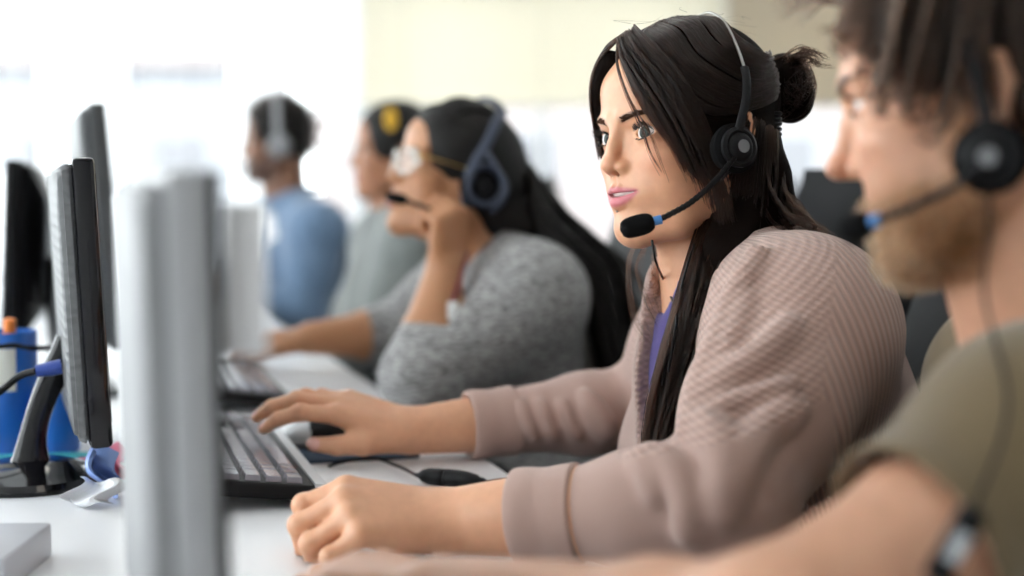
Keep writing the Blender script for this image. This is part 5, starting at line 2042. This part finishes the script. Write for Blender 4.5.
# ---- bearded man, nearest the camera
def man_near():
    h = Head((0, 0, 0), -24, -10, 0, 1.05)
    h.O = P(997, 160, 0.873) - h.R @ (A(-0.3, 8.0, -5.0) * h.s)
    g = Fig()
    F = A(-0.966, 0.26, 0); Lf = A(-0.26, -0.966, 0)
    g.neck = A(h.O[0] + 0.075, h.O[1] + 0.01, 0.905)
    c = A(0.395, 0.985, 0.80)
    g.chest = c
    g.pel = A(0.46, 0.99, 0.57)
    g.shL = A(0.322, 0.84, 0.889); g.shR = A(0.425, 1.165, 0.885)
    g.elL = P(774, 634, 0.73); g.wrL = A(-0.045, 0.925, 0.780)
    g.elR = A(0.475, 1.13, 0.69); g.wrR = A(0.315, 1.02, 0.665)
    seat_legs(g, Nv, Dv)
    hl = hand_prims(g.wrL, A(-0.72, 0.66, 0.0), A(0, 0, 1), -1, REST)[0]
    hr = hand_prims(g.wrR, A(-0.6, 0.5, -0.10), A(0, 0, 1), 1, REST)[0]
    folds = []
    tee = {'name': 't_shirt', 'mat': cloth_mat('olive_cotton', (0.150, 0.107, 0.057), 'plain'), 'infl': 0.014, 'loose': 0.010, 'flare': 0.006, 'neck': 0.008, 'step': 0.004, 'folds': folds}
    # soft folds running from the shoulder to the sleeve and down the chest
    for (a, b, r) in (((0.325, 0.815, 0.940), (0.255, 0.775, 0.865), 0.012), ((0.345, 0.82, 0.935), (0.295, 0.785, 0.84), 0.012), ((0.36, 0.84, 0.95), (0.325, 0.82, 0.76), 0.014), ((0.40, 0.85, 0.94), (0.365, 0.84, 0.70), 0.014)):
        folds.append(chain([A(*a), (A(*a) + A(*b)) / 2 + A(0.004, -0.006, -0.004), A(*b)], r, 0.03))
    w, fp, body, cp = simple_person('man', 'bearded man in an olive t-shirt and headset', h, g, (0.60, 0.32, 0.205),
                      dict(mouth_open=0.03, nose=1.5, lips=0.85, wide=1.04, mu=-6.9, tu=-3.4, mf=8.6, jaw=1.25, eye_open=0.3), [hl, hr], tee, 0.54, M_DARKTROUSER,
                      pig_kw=dict(lip=(0.48, 0.22, 0.19), blush=0.3, brow=(0.12, 0.065, 0.035), beard=(0.25, 0.13, 0.06)), eye_mat=M_EYE_BROWN, male=True, arm_r=(0.048, 0.041, 0.029), bulk=1.02, fore=0.80, seat=CHAIR0)
    rng = np.random.default_rng(11)
    E, W = h.E, h.W
    mass = mat('brown_hair_mass', (0.014, 0.008, 0.005), 0.6, bump=0.4, bscale=200, spec=0.15)
    H = hair_mat('mid_brown_hair', (0.020, 0.011, 0.007), 0.35)
    hp = [E((-0.5, 0, 3.6), (9.6, 8.3, 9.0), 1.0), E((-3.4, 0, -1.2), (5.6, 7.6, 5.0), 1.5),
          E((10.2, 0, -1.2), (6.0, 9.5, 8.2), 1.0, '-'), h.C((2.0, 8.5, -3.4), (2.0, -8.5, -3.4), 3.4, 3.4, 0.8, '-')]
    V, Q = surface(hp, 0.005)
    ob = np_mesh('hair', V, Q, mass, w)
    cur = []
    # tousled locks from the crown forwards and over the temples
    crown = A(-4.5, 0, 11.6)
    line = spline([(8.4, 0.6, 8.6), (7.9, 3.4, 7.6), (6.9, 5.6, 5.6), (5.9, 7.0, 3.2), (5.0, 7.9, 0.6), (4.0, 8.4, -1.4), (1.6, 8.8, -2.4), (-1.5, 8.8, -3.0)], 60)
    for side in (1, -1):
        for k in range(46):
            end = line[int(rng.random() * 59)] * A(1, side, 1) + rng.normal(size=3) * 0.35
            inn = 0.75 + 0.25 * rng.random()
            end = end * inn + crown * (1 - inn)
            mid = crown * 0.45 + end * 0.55
            e = (mid - A(-0.5, 0, 3.6)) / A(9.9, 8.8, 9.4)
            mid = A(-0.5, 0, 3.6) + e / np.linalg.norm(e) * A(9.9, 8.8, 9.4) * (1 + 0.05 * rng.random())
            curl = end + A(0.5 * rng.normal() + 0.4, 0.35 * side, -1.0 + 0.6 * rng.random())
            gl = [[crown + rng.normal(size=3) * 0.8, mid, end, curl], [crown + rng.normal(size=3) * 0.8, mid + A(0.8, 0.4, 0.2), end + A(0.8, 0.3, 0.2), curl + A(0.7, 0.3, 0.4)]]
            cur += [h.Wn(c) for c in fan(gl, 60, 16, 0.25, rng, wave=0.35)]
    # back of the head
    for k in range(14):
        a = k / 13 * math.pi
        gl = [[crown, A(-9.8 * math.sin(a) * 0.95 - 1, 8.6 * math.cos(a), 4.5), A(-9.3 * math.sin(a) - 0.5, 8.0 * math.cos(a), -2.0), A(-7.5 * math.sin(a) - 0.5, 7.0 * math.cos(a), -6.5)]]
        cur += [h.Wn(c) for c in fan(gl, 90, 14, 0.5, rng, wave=0.25)]
    # wisps standing out over the forehead
    for k in range(60):
        b = A(8.5 + rng.random(), rng.uniform(-4, 5), 7.5 + rng.random())
        cur.append(h.Wn(spline([b, b + A(1.2, 0, 0.4), b + A(2.4 + rng.random(), rng.normal() * 0.4, -0.3 + rng.normal() * 0.5)], 10)))
    strands('hair_strands', cur, 0.00042, H, ob, 0.4)
    # beard stubble
    bm = [o for o in w.children if o.name.startswith('body')][0].data
    n = len(bm.vertices)
    co = np.empty(n * 3, np.float32); bm.vertices.foreach_get('co', co); co = co.reshape(-1, 3)
    no = np.empty(n * 3, np.float32); bm.vertices.foreach_get('normal', no); no = no.reshape(-1, 3)
    pgc = np.empty(n * 4, np.float32); bm.attributes['pigment'].data.foreach_get('color', pgc); pgc = pgc.reshape(-1, 4)
    q = h.loc(co)
    sel = np.nonzero((pgc[:, 0] < 0.42) & (pgc[:, 1] < 0.30) & (q[:, 2] < 1) & (q[:, 2] > -13.5) & (np.abs(q[:, 1]) < 8) & (q[:, 0] > -1) & (q[:, 0] < 13))[0]
    bc = []
    for i in rng.choice(sel, min(6500, len(sel)), replace=len(sel) < 6500):
        p0 = co[i]; d = nrm(no[i] * 0.7 + A(0, 0, -0.8) + rng.normal(size=3) * 0.25)
        L = 0.006 + 0.006 * rng.random()
        bc.append(np.array([p0, p0 + d * L * 0.5 + no[i] * 0.001, p0 + d * L]))
    strands('beard', bc, 0.00016, hair_mat('light_brown_beard', (0.11, 0.058, 0.027), 0.4), w, 0.4)
    brows(h, w, H, fp, 160, thick=1.4)
    # headset
    pad = P(990, 157, 0.846)
    out = h.R @ A(0, 1, 0.0)
    band = [pad + out * 0.004 + A(0, 0, 0.014), h.W(0.1, 9.2, 2.2), h.W(0.2, 9.3, 5.0), h.W(0.2, 8.6, 8.6), h.W(0.2, 6.0, 12.0), h.W(0, 0, 13.9), h.W(0, -6.0, 12.0), h.W(0, -9.0, 6.0), h.W(0, -9.4, 0)]
    neck = body + cp
    cord = [pad - A(0, 0, 0.02), P(988, 230, 0.83), P(984, 290, 0.82)] + on_surface(cp, [(995, 340), (1008, 395), (1000, 445), (975, 505)], 0.006, 0.75)
    headset_slim(h, pad, out, band, 0.40, [pad + out * 0.010 + A(-0.006, 0, -0.006), P(955, 186, 0.848), P(915, 206, 0.865), P(876, 221, 0.885)], P(872, 222, 0.888), P(842, 232, 0.90),
                 'black headset with its boom at the beard of the man in olive', 0.95, [cord])
    e = P(955, 545, 0.70)
    t = empty('cord_control', tuple(e), 'black inline cord control hanging in front of the olive t-shirt', 'cord control')
    mb = MB(); mb.tube([P(975, 505, 0.70), P(966, 525, 0.70), e + A(0, 0, 0.012)], 0.0016, 8); mb.tube([e - A(0, 0, 0.02), P(935, 580, 0.69), P(910, 640, 0.69)], 0.0016, 8); mb.build('cord', M_BLACKP, t, world=True)
    mb = MB(); mb.box((0, 0, 0), (0.014, 0.010, 0.042), bev=0.003, M=Matrix.Translation(Vector(e)) @ Matrix.Rotation(0.5, 4, 'Y')); mb.build('housing', M_BLACKP, t, world=True)
    mb = MB(); mb.box((0, -0.0055, 0), (0.008, 0.002, 0.016), bev=0.0008, M=Matrix.Translation(Vector(e)) @ Matrix.Rotation(0.5, 4, 'Y')); mb.build('button', M_SILVER, t, world=True)
    return w


man0 = man_near()


# ---- woman in the grey marled sweater, chin on her fist
def woman_grey():
    h = Head((0, 0, 0), 22, 14, 2, 1.02)
    h.O = P(482, 184, 2.125) - h.R @ (A(-1.2, 8.0, -1.2) * h.s)
    g = Fig()
    g.neck = P(493, 258, 2.235)
    g.chest = A(-0.012, 2.27, 0.80)
    g.pel = A(0.035, 2.29, 0.56)
    g.shL = P(532, 298, 2.10); g.shR = g.shL + A(-0.095, 0.335, 0.0)
    g.elL = P(420, 377, 2.02); g.wrL = P(446, 266, 2.075)
    g.elR = A(-0.20, 2.47, 0.80); g.wrR = P(312, 338, 2.40)
    seat_legs(g, Nv, Dv)
    hl = hand_prims(g.wrL, P(452, 205, 2.06) - g.wrL, A(0.75, -0.62, 0.1), -1, FIST, 0.88)[0]
    hr = hand_prims(g.wrR, P(270, 339, 2.41) - g.wrR, A(0, 0, 1), 1, REST, 0.95)[0]
    sw = {'name': 'sweater', 'mat': cloth_mat('grey_marl_knit', (0.30, 0.295, 0.295), 'marl', dark=0.5), 'infl': 0.015, 'loose': 0.014, 'neck': 0.005, 'step': 0.005}
    w, fp, body, cp = simple_person('woman', 'woman with glasses in a grey marled sweater resting her cheek on her fist', h, g, (0.46, 0.215, 0.105),
                      dict(mouth_open=0.22, nose=0.9, lips=1.25, wide=0.98), [hl, hr], sw, 1.42, M_DARKTROUSER,
                      pig_kw=dict(lip=(0.33, 0.09, 0.085), blush=0.15, brow=(0.05, 0.025, 0.015)), bust=0.055, bulk=0.98, seat=CHAIR2)
    teeth(h, w)
    rng = np.random.default_rng(5)
    E, W = h.E, h.W
    hp = [E((-0.4, 0, 3.4), (9.6, 8.2, 7.9), 0.8), E((-4.0, 0, 0.0), (6.0, 7.6, 7.0), 1.5), E((10.4, 0, -1.2), (4.9, 8.8, 7.9), 0.8, '-')]
    back = [W(-6.5, 1.5, 1.0), W(-8.0, 2.0, -5.0), P(548, 225, 2.20), P(566, 285, 2.20), P(580, 345, 2.22), P(586, 390, 2.24)]
    hp += chain(spline(back, 14), np.linspace(0.046, 0.016, 14), 0.02)
    V, Q = surface(hp, 0.006)
    ob = np_mesh('hair', V, Q, M_BLACK_HAIR, w)
    # braids
    def onc(q):
        c = A(-0.4, 0, 3.4); R_ = A(9.75, 8.35, 8.05); e = (A(*q) - c) / R_
        return W(*(c + e / np.linalg.norm(e) * R_))
    mb = MB()
    for k in range(84):
        a = rng.uniform(-1, 0.72)
        st = onc((6.6 - 3.0 * abs(a), 7.4 * a, 8.2 - 5.0 * abs(a) ** 2))
        top_ = onc((-0.5 + rng.normal() * 0.4, 6.4 * a, 11.0 - 4.5 * abs(a)))
        m2 = onc((-8.5 + 1.5 * abs(a), 6.0 * a, 5.0 - 2 * abs(a)))
        q = spline(back, 8)
        off = A(0.006 + abs(rng.normal()) * 0.014, -0.014 + np.clip(rng.normal(), -1.2, 1.5) * 0.020, rng.normal() * 0.006)
        pts = [st, top_, m2] + [q[i] + off * (1 + 0.3 * i) + A(0.012, -0.012, 0) for i in (2, 4, 5, 6)]
        if rng.random() < 0.7: pts.append(q[7] + off * 2.5)
        pp = spline(pts, 46)
        rr = 0.0045 * (1 + 0.22 * np.sin(np.arange(46) * 1.9))
        mb.tube(pp, list(rr), 6)
    mb.build('braids', M_BLACK_HAIR, ob, world=True)
    # headset: wide navy band and big open ear cup
    pad = P(484, 186, 2.108)
    out = h.R @ A(0.02, 1, 0.05)
    t = empty('headset', tuple(pad), 'big dark blue over-ear headset on the woman in grey', 'headset', 'call centre headsets')
    Mf = disc_frame(pad, out)
    mb = MB(); mb.lathe([(0.014, -0.014), (0.033, -0.014), (0.037, -0.006), (0.036, 0.002), (0.030, 0.004), (0.016, -0.004), (0.014, -0.014)], 36, Mf); mb.build('ear_cushion', M_PAD, t, world=True)
    mb = MB(); mb.lathe([(0.024, 0.000), (0.031, 0.003), (0.033, 0.008), (0.029, 0.011), (0.024, 0.007), (0.024, 0.000)], 36, Mf); mb.build('cup_ring', M_NAVY, t, world=True)
    mb = MB(); mb.lathe([(0, 0.005), (0.015, 0.004), (0.017, 0.001), (0.017, -0.004), (0, -0.004)], 28, Mf); mb.build('speaker', M_BLACKP, t, world=True)
    mb = MB(); mb.tube(spline([P(469, 208, 2.100), P(466, 190, 2.098), P(474, 165, 2.10), P(486, 145, 2.115), P(497, 122, 2.14), P(502, 112, 2.17), W(-1.5, 4.5, 11.6), W(-1.5, 0, 12.4), W(-1.5, -5, 11.2), W(-0.8, -8.6, 6.0), W(-0.3, -9.0, 0)], 40), 0.0085, 10, sx=0.5); mb.build('headband', M_NAVY, t, world=True)
    mb = MB(); mb.tube(spline([P(484, 148, 2.113), P(495, 165, 2.10), P(506, 184, 2.10), P(503, 200, 2.10), P(492, 212, 2.10)], 16), 0.0055, 8, sx=0.6); mb.build('yoke', M_NAVY, t, world=True)
    mb = MB(); mb.tube(spline([P(470, 205, 2.10), P(450, 213, 2.075), P(425, 207, 2.06), P(405, 200, 2.055)], 18), 0.0030, 8); mb.build('boom', M_BLACKP, t, world=True)
    mb = MB(); mb.lathe([(0, 0), (0.006, 0.001), (0.008, 0.008), (0.008, 0.024), (0.005, 0.031), (0, 0.032)], 18, disc_frame(P(407, 200.5, 2.055), P(385, 196, 2.06) - P(407, 200.5, 2.055))); mb.build('microphone_foam', M_PAD, t, world=True)
    # glasses
    t = empty('glasses', tuple(W(9.5, 0, 0)), 'pale framed glasses on the face of the woman in grey', 'glasses')
    fr = mat('clear_frame', (0.66, 0.62, 0.55), 0.2, coat=0.4)
    for m in (1, -1):
        mb = MB()
        pts = [W(9.75 - 0.06 * (m * 3.2 + 2.6 * math.cos(a)) ** 2 * 0.6, m * 3.2 + 2.6 * math.cos(a), -0.2 + 1.95 * math.sin(a)) for a in np.linspace(0, 2 * math.pi, 33)]
        mb.tube(pts, 0.0021, 8, cap=False); mb.build('rim', fr, t, world=True)
        mb = MB(); mb.bm.faces.new([mb.bm.verts.new(p) for p in pts[:-1]]); mb.build('lens', M_GLASS, t, world=True)
        mb = MB(); mb.tube(spline([W(8.6, m * 5.8, 0.6), W(7.4, m * 7.0, 0.7), W(3.0, m * 7.6, 0.5), W(-0.5, m * 7.7, 0.3)], 14), 0.0015, 8); mb.build('temple_arm', mat('gold_metal', (0.62, 0.42, 0.16), 0.3, metal=0.9), t, world=True)
    mb = MB(); mb.tube([W(9.75, 0.75, 0.5), W(9.95, 0, 0.65), W(9.75, -0.75, 0.5)], 0.0016, 8); mb.build('bridge', fr, t, world=True)
    # lanyard with a white clip
    pts = on_surface(cp + body, [(468, 252), (462, 270), (457, 288), (453, 302)], 0.004, 2.15)
    t = empty('lanyard', tuple(pts[-1]), 'dark red lanyard with a white clip at the neck of the woman in grey', 'lanyard')
    mb = MB(); mb.tube(spline(pts, 12), 0.003, 8, sx=0.4); mb.build('strap', mat('dark_red_strap', (0.16, 0.03, 0.04), 0.7), t, world=True)
    mb = MB(); mb.box((0, 0, -0.012), (0.016, 0.005, 0.026), bev=0.002, M=Matrix.Translation(Vector(pts[-1]))); mb.build('clip', mat('white_plastic', (0.7, 0.7, 0.68), 0.4), t, world=True)
    return w


woman2 = woman_grey()


# ---- woman with the yellow hair tie
def woman_yellow():
    h = Head((0, 0, 0), 10, 0, 0, 0.98)
    h.O = P(398, 156, 3.17) - h.R @ (A(0, 7.5, -1.0) * h.s)
    g = Fig()
    g.neck = P(398, 222, 3.25)
    g.chest = A(-0.262, 3.27, 0.80)
    g.pel = A(-0.225, 3.28, 0.56)
    g.shL = P(413, 250, 3.11); g.shR = g.shL + A(-0.095, 0.335, 0)
    g.elL = P(378, 340, 3.06); g.wrL = A(-0.40, 3.13, 0.66)
    g.elR = A(-0.34, 3.47, 0.73); g.wrR = A(-0.40, 3.34, 0.66)
    seat_legs(g, Nv, Dv)
    hl = hand_prims(g.wrL, A(-0.55, 0.8, -0.10), A(0, 0, 1), -1, REST, 0.95)[0]
    hr = hand_prims(g.wrR, A(-0.6, -0.75, -0.10), A(0, 0, 1), 1, REST, 0.95)[0]
    sw = {'name': 'sweater', 'mat': cloth_mat('plain_grey_knit', (0.20, 0.215, 0.21), 'plain'), 'infl': 0.014, 'loose': 0.014, 'neck': 0.006, 'step': 0.008}
    w, fp, body, cp = simple_person('woman', 'woman in profile in a plain grey sweater with a yellow hair tie', h, g, (0.36, 0.16, 0.085),
                      dict(mouth_open=0.05, nose=0.95, lips=1.1), [hl, hr], sw, 1.8, M_DARKTROUSER, skin_fine=0.004,
                      pig_kw=dict(lip=(0.30, 0.09, 0.085), brow=(0.03, 0.018, 0.012)), bust=0.05, seat=CHAIR3)
    E, W = h.E, h.W
    hp = [E((-0.6, 0, 3.4), (9.6, 8.1, 8.8), 0.8), E((-4.0, 0, -1.0), (6.0, 7.6, 6.5), 1.5), E((9.6, 0, -0.6), (4.8, 8.4, 8.0), 0.8, '-')]
    V, Q = surface(hp, 0.008)
    ob = np_mesh('hair', V, Q, M_BLACK_HAIR, w)
    mb = MB()
    c = P(391, 119, 3.16)
    mb.tube([c + A(0.008 * math.cos(t), -0.004 * math.sin(t), 0.020 * math.sin(t)) for t in np.linspace(0, 2 * math.pi, 17)], 0.0062, 8, cap=False)
    mb.build('hair_tie', mat('yellow_elastic', (0.80, 0.46, 0.03), 0.6), ob, world=True)
    return w


woman3 = woman_yellow()


# ---- man in the denim shirt, furthest away
def man_denim():
    h = Head((0, 0, 0), 8, 0, 0, 1.04)
    h.O = P(279, 145, 4.02) - h.R @ (A(-0.3, 8.0, -1.2) * h.s)
    g = Fig()
    g.neck = P(288, 203, 4.11)
    g.chest = P(303, 255, 4.13)
    g.pel = A(g.chest[0] + 0.04, 4.14, 0.56)
    g.shL = P(318, 232, 3.93); g.shR = g.shL + A(-0.11, 0.385, 0)
    g.elL = P(303, 313, 3.85); g.wrL = A(-0.84, 3.83, 0.777)
    g.elR = A(-0.72, 4.38, 0.79); g.wrR = A(-0.93, 4.25, 0.777)
    seat_legs(g, Nv, Dv)
    hl = hand_prims(g.wrL, A(-0.95, -0.1, -0.08), A(0, 0, 1), -1, REST)[0]
    hr = hand_prims(g.wrR, A(-0.95, -0.25, -0.08), A(0, 0, 1), 1, REST)[0]
    sh = {'name': 'shirt', 'mat': cloth_mat('blue_denim', (0.14, 0.215, 0.33), 'denim', dark=0.86), 'infl': 0.016, 'loose': 0.016, 'neck': 0.012, 'step': 0.008}
    w, fp, body, cp = simple_person('man', 'man in a blue denim shirt furthest along the desk', h, g, (0.22, 0.10, 0.055),
                      dict(mouth_open=0.05, nose=1.0, lips=1.15, wide=1.02, mu=-6.0, tu=-3.2, jaw=1.15), [hl, hr], sh, 1.85, M_DARKTROUSER, skin_fine=0.004,
                      pig_kw=dict(lip=(0.20, 0.07, 0.06), brow=(0.02, 0.012, 0.01), beard=(0.09, 0.045, 0.03)), male=True, arm_r=(0.055, 0.046, 0.03), bulk=1.08, seat=CHAIR4)
    E, W = h.E, h.W
    hp = [E((-0.6, 0, 3.8), (9.7, 8.2, 9.2), 0.8), E((-3.6, 0, -0.5), (5.8, 7.7, 5.0), 1.5), E((10.0, 0, -1.0), (5.2, 8.8, 8.4), 0.8, '-'), h.C((1.5, 9.5, -3.6), (1.5, -9.5, -3.6), 3.0, 3.0, 0.8, '-')]
    V, Q = surface(hp, 0.008)
    ob = np_mesh('hair', V, Q, M_BLACK_HAIR, w)
    rng = np.random.default_rng(3)
    cur = []
    Vs = V[rng.choice(len(V), 2600)]
    for p in Vs:
        d = nrm(p - h.O) + rng.normal(size=3) * 0.4
        t = np.linspace(0, 1, 7)[:, None]
        cur.append(p + d * 0.012 * t + np.c_[np.sin(t * 9 + p[0] * 900), np.cos(t * 9 + p[1] * 900), np.sin(t * 8)] * 0.0025)
    strands('curly_hair', cur, 0.0005, H_BLACK, ob, 0.5)
    # white t-shirt showing in the open collar
    mb = MB()
    pts = on_surface(cp, [(262, 215), (273, 213), (277, 238), (264, 246)], 0.002, 3.95)
    vs = [mb.bm.verts.new(p) for p in pts]; vs2 = [mb.bm.verts.new(p + A(0.0, 0.006, 0)) for p in pts]
    mb.bm.faces.new(vs); mb.bm.faces.new(list(reversed(vs2)))
    for i in range(4): mb.bm.faces.new((vs[i], vs[(i + 1) % 4], vs2[(i + 1) % 4], vs2[i]))
    mb.build('undershirt', mat('white_cotton', (0.78, 0.78, 0.80), 0.9), w, world=True)
    pad = P(279, 146, 3.995)
    out = h.R @ A(0, 1, 0)
    M_GREYP = mat('grey_soft_plastic', (0.27, 0.27, 0.28), 0.5)
    t = empty('headset', tuple(pad), 'grey headset on the short hair of the man in denim', 'headset', 'call centre headsets')
    Mf = disc_frame(pad, out)
    mb = MB(); mb.lathe([(0, -0.016), (0.028, -0.016), (0.032, -0.006), (0.030, 0.006), (0.022, 0.010), (0, 0.011)], 28, Mf); mb.build('ear_pad', M_GREYP, t, world=True)
    mb = MB(); mb.tube(spline([pad + out * 0.004, W(0.0, 9.0, 4.0), W(0.2, 7.5, 9.5), W(0.2, 0, 13.4), W(0.2, -7.5, 9.5), W(0, -9.2, 3.0), W(0, -9.2, 0)], 30), 0.010, 8, sx=0.4); mb.build('headband', M_GREYP, t, world=True)
    mb = MB(); mb.tube(spline([pad, P(262, 160, 3.97), P(248, 166, 3.99), P(240, 168, 4.02)], 14), 0.004, 8); mb.build('boom', M_BLACKP, t, world=True)
    mb = MB(); mb.lathe([(0, 0), (0.009, 0.002), (0.010, 0.014), (0.006, 0.026), (0, 0.027)], 16, disc_frame(P(242, 168, 4.015), P(230, 168, 4.04) - P(242, 168, 4.015))); mb.build('microphone_foam', M_PAD, t, world=True)
    return w


man4 = man_denim()


# ------------------------------------------------------------------ chairs
M_LEATHER = mat('black_leather', (0.010, 0.010, 0.011), 0.5, bump=0.25, bscale=250, spec=0.18)


def chair_mesh(c, rz, label, back_h=1.08, m=M_LEATHER):
    """local +X is the sitter's back side: the seat faces local -X"""
    t = empty('office_chair', (c[0], c[1], 0), label, 'office chair', 'black office chairs', rz=rz)
    mb = MB()
    mb.box((0.0, 0, 0.455), (0.45, 0.44, 0.07), bev=0.03, seg=4); mb.build('seat', m, t)
    # curved backrest
    mb = MB()
    n, k = 14, 12
    def pt(u, v, s):
        y = (u - 0.5) * 0.47 * (1 - 0.12 * (2 * v - 1) ** 2)
        z = 0.52 + v * (back_h - 0.52)
        x = 0.235 + 0.05 * v * v + 0.02 * v - 0.06 * (2 * u - 1) ** 2 - 0.02 * math.sin(v * math.pi * 1.3)
        th = 0.034 * (1 - (2 * u - 1) ** 6) * (1 - (2 * v - 1) ** 8) + 0.004
        return (x + s * th, y, z)
    G = {s: [[mb.bm.verts.new(pt(i / n, j / k, s)) for j in range(k + 1)] for i in range(n + 1)] for s in (1, -1)}
    for s in (1, -1):
        for i in range(n):
            for j in range(k): mb.bm.faces.new((G[s][i][j], G[s][i + 1][j], G[s][i + 1][j + 1], G[s][i][j + 1]))
    for i in range(n):
        for j in (0, k): mb.bm.faces.new((G[1][i][j], G[1][i + 1][j], G[-1][i + 1][j], G[-1][i][j]))
    for j in range(k):
        for i in (0, n): mb.bm.faces.new((G[1][i][j], G[1][i][j + 1], G[-1][i][j + 1], G[-1][i][j]))
    mb.build('backrest', m, t)
    mb = MB(); mb.tube(spline([(0.05, 0, 0.41), (0.22, 0, 0.40), (0.27, 0, 0.48), (0.27, 0, 0.70)], 14), 0.02, 10, sx=1.6); mb.build('back_support', M_BLACKP, t)
    mb = MB(); mb.lathe([(0, 0.10), (0.028, 0.10), (0.028, 0.30), (0.018, 0.30), (0.018, 0.42), (0, 0.42)], 20); mb.build('gas_column', M_STEEL, t)
    mb = MB()
    for i in range(5):
        a = 2 * math.pi * i / 5
        mb.tube([(0.02 * math.cos(a), 0.02 * math.sin(a), 0.105), (0.205 * math.cos(a), 0.205 * math.sin(a), 0.075)], [0.024, 0.016], 8)
    mb.build('star_base', M_BLACKP, t)
    for i in range(5):
        a = 2 * math.pi * i / 5
        mb = MB(); mb.lathe([(0, -0.02), (0.024, -0.02), (0.027, -0.01), (0.027, 0.01), (0.024, 0.02), (0, 0.02)], 16, Matrix.Translation((0.205 * math.cos(a), 0.205 * math.sin(a), 0.0275)) @ Matrix.Rotation(a, 4, 'Z') @ Matrix.Rotation(math.pi / 2, 4, 'X'))
        mb.build('caster', M_BLACKP, t)
    return t


ch = chair_mesh(CHAIR1, RZ, 'black office chair behind the back of the pink cardigan')
def chair_copy(c, rz, label):
    o = copy_tree(ch)
    o.location = (c[0], c[1], 0); o.rotation_euler = (0, 0, rz)
    o['label'] = label
    return o
chair_copy(CHAIR2[0], RZ, 'black office chair between the woman in grey and the pink cardigan')
chair_copy(CHAIR3[0], RZ, 'black office chair of the woman with the yellow hair tie')
chair_copy(CHAIR4[0], RZ, 'black office chair of the man in denim')
chair_copy(CHAIR0[0], RZ, 'black office chair under the man in olive')
chair_copy((0.50, 3.55), RZ + 1.1, 'empty black office chair standing further back in the room')
chair_copy((0.67, 2.27), -1.75, 'empty black office chair right behind the shoulder of the pink cardigan')

# ------------------------------------------------------------------ mouse, mat and the cable with its connector
mz = PZ(336, 452, DESK)
t = empty('mouse_mat', tuple(PZ(352, 449, DESK)), 'dark blue mouse mat under the mouse', 'mouse mat', rz=RZ)
mb = MB(); mb.box((0, 0, 0.0016), (0.13, 0.16, 0.0032), bev=0.001); mb.build('pad', mat('dark_blue_fabric', (0.012, 0.035, 0.075), 0.8, bump=0.3, bscale=900), t)
c = PZ(330, 443, DESK + 0.004)
c = c + A(0, 0, 0)
MX = -Nv
pr = [ell(c + A(0, 0, 0.006), A(0.058, 0.031, 0.030), 0.006, np.stack([MX, Dv, A(0, 0, 1)], 1)),
      flat_cut(A(c[0], c[1], DESK + 0.0042), (0, 0, -1), 0.2)]
V, Q = surface(pr, 0.0022)
t = empty('computer_mouse', tuple(c), 'black and silver computer mouse under the right hand', 'mouse')
front = ((V - c) @ Nv) > 0.026
o = np_mesh('shell', V, Q, M_BLACKP, t)
o.data.materials.append(M_SILVER)
fm = front[Q].all(1)
o.data.polygons.foreach_set('material_index', fm.astype(np.int32)); o.data.update()
mb = MB(); mb.lathe([(0, -0.004), (0.010, -0.004), (0.011, 0), (0.010, 0.004), (0, 0.004)], 18, Matrix.Translation(Vector(c + Nv * 0.030 + A(0, 0, 0.0265))) @ Matrix.Rotation(RZ, 4, 'Z') @ Matrix.Rotation(math.pi / 2, 4, 'X')); mb.build('scroll_wheel', M_DARKGREY, t, world=True)

zc = DESK + 0.0105
t = empty('extension_cable', tuple(PZ(450, 478, zc)), 'black cable with a chunky connector lying on the desk', 'cable')
a, b = PZ(416, 475, zc), PZ(487, 482, zc)
d = nrm(b - a)
L = np.linalg.norm(b - a)
mb = MB()
side = np.cross(A(0, 0, 1), d)
def ring(pts_r):
    return pts_r
mb.tube([a + d * L * f for f in (0.0, 0.04, 0.10, 0.20, 0.36, 0.40, 0.42, 0.44, 0.60, 0.72, 0.86, 0.90, 0.94, 1.0)], [0.002, 0.0032, 0.0066, 0.0090, 0.0094, 0.0094, 0.0080, 0.0098, 0.0098, 0.0090, 0.0066, 0.0044, 0.0044, 0.0022], 14, sx=1.0)
mb.build('connector', M_BLACKP, t, world=True)
mb = MB(); mb.tube(spline([PZ(329, 466, DESK + 0.004), PZ(346, 461, DESK + 0.006), PZ(374, 458, DESK + 0.010), PZ(398, 466, DESK + 0.008), a], 30), 0.0019, 8); mb.build('cord', M_BLACKP, t, world=True)
mb = MB(); mb.tube(spline([b, PZ(500, 480, DESK + 0.004), PZ(530, 478, DESK + 0.003), PZ(560, 470, DESK + 0.003)], 14), 0.0019, 8); mb.build('cord', M_BLACKP, t, world=True)
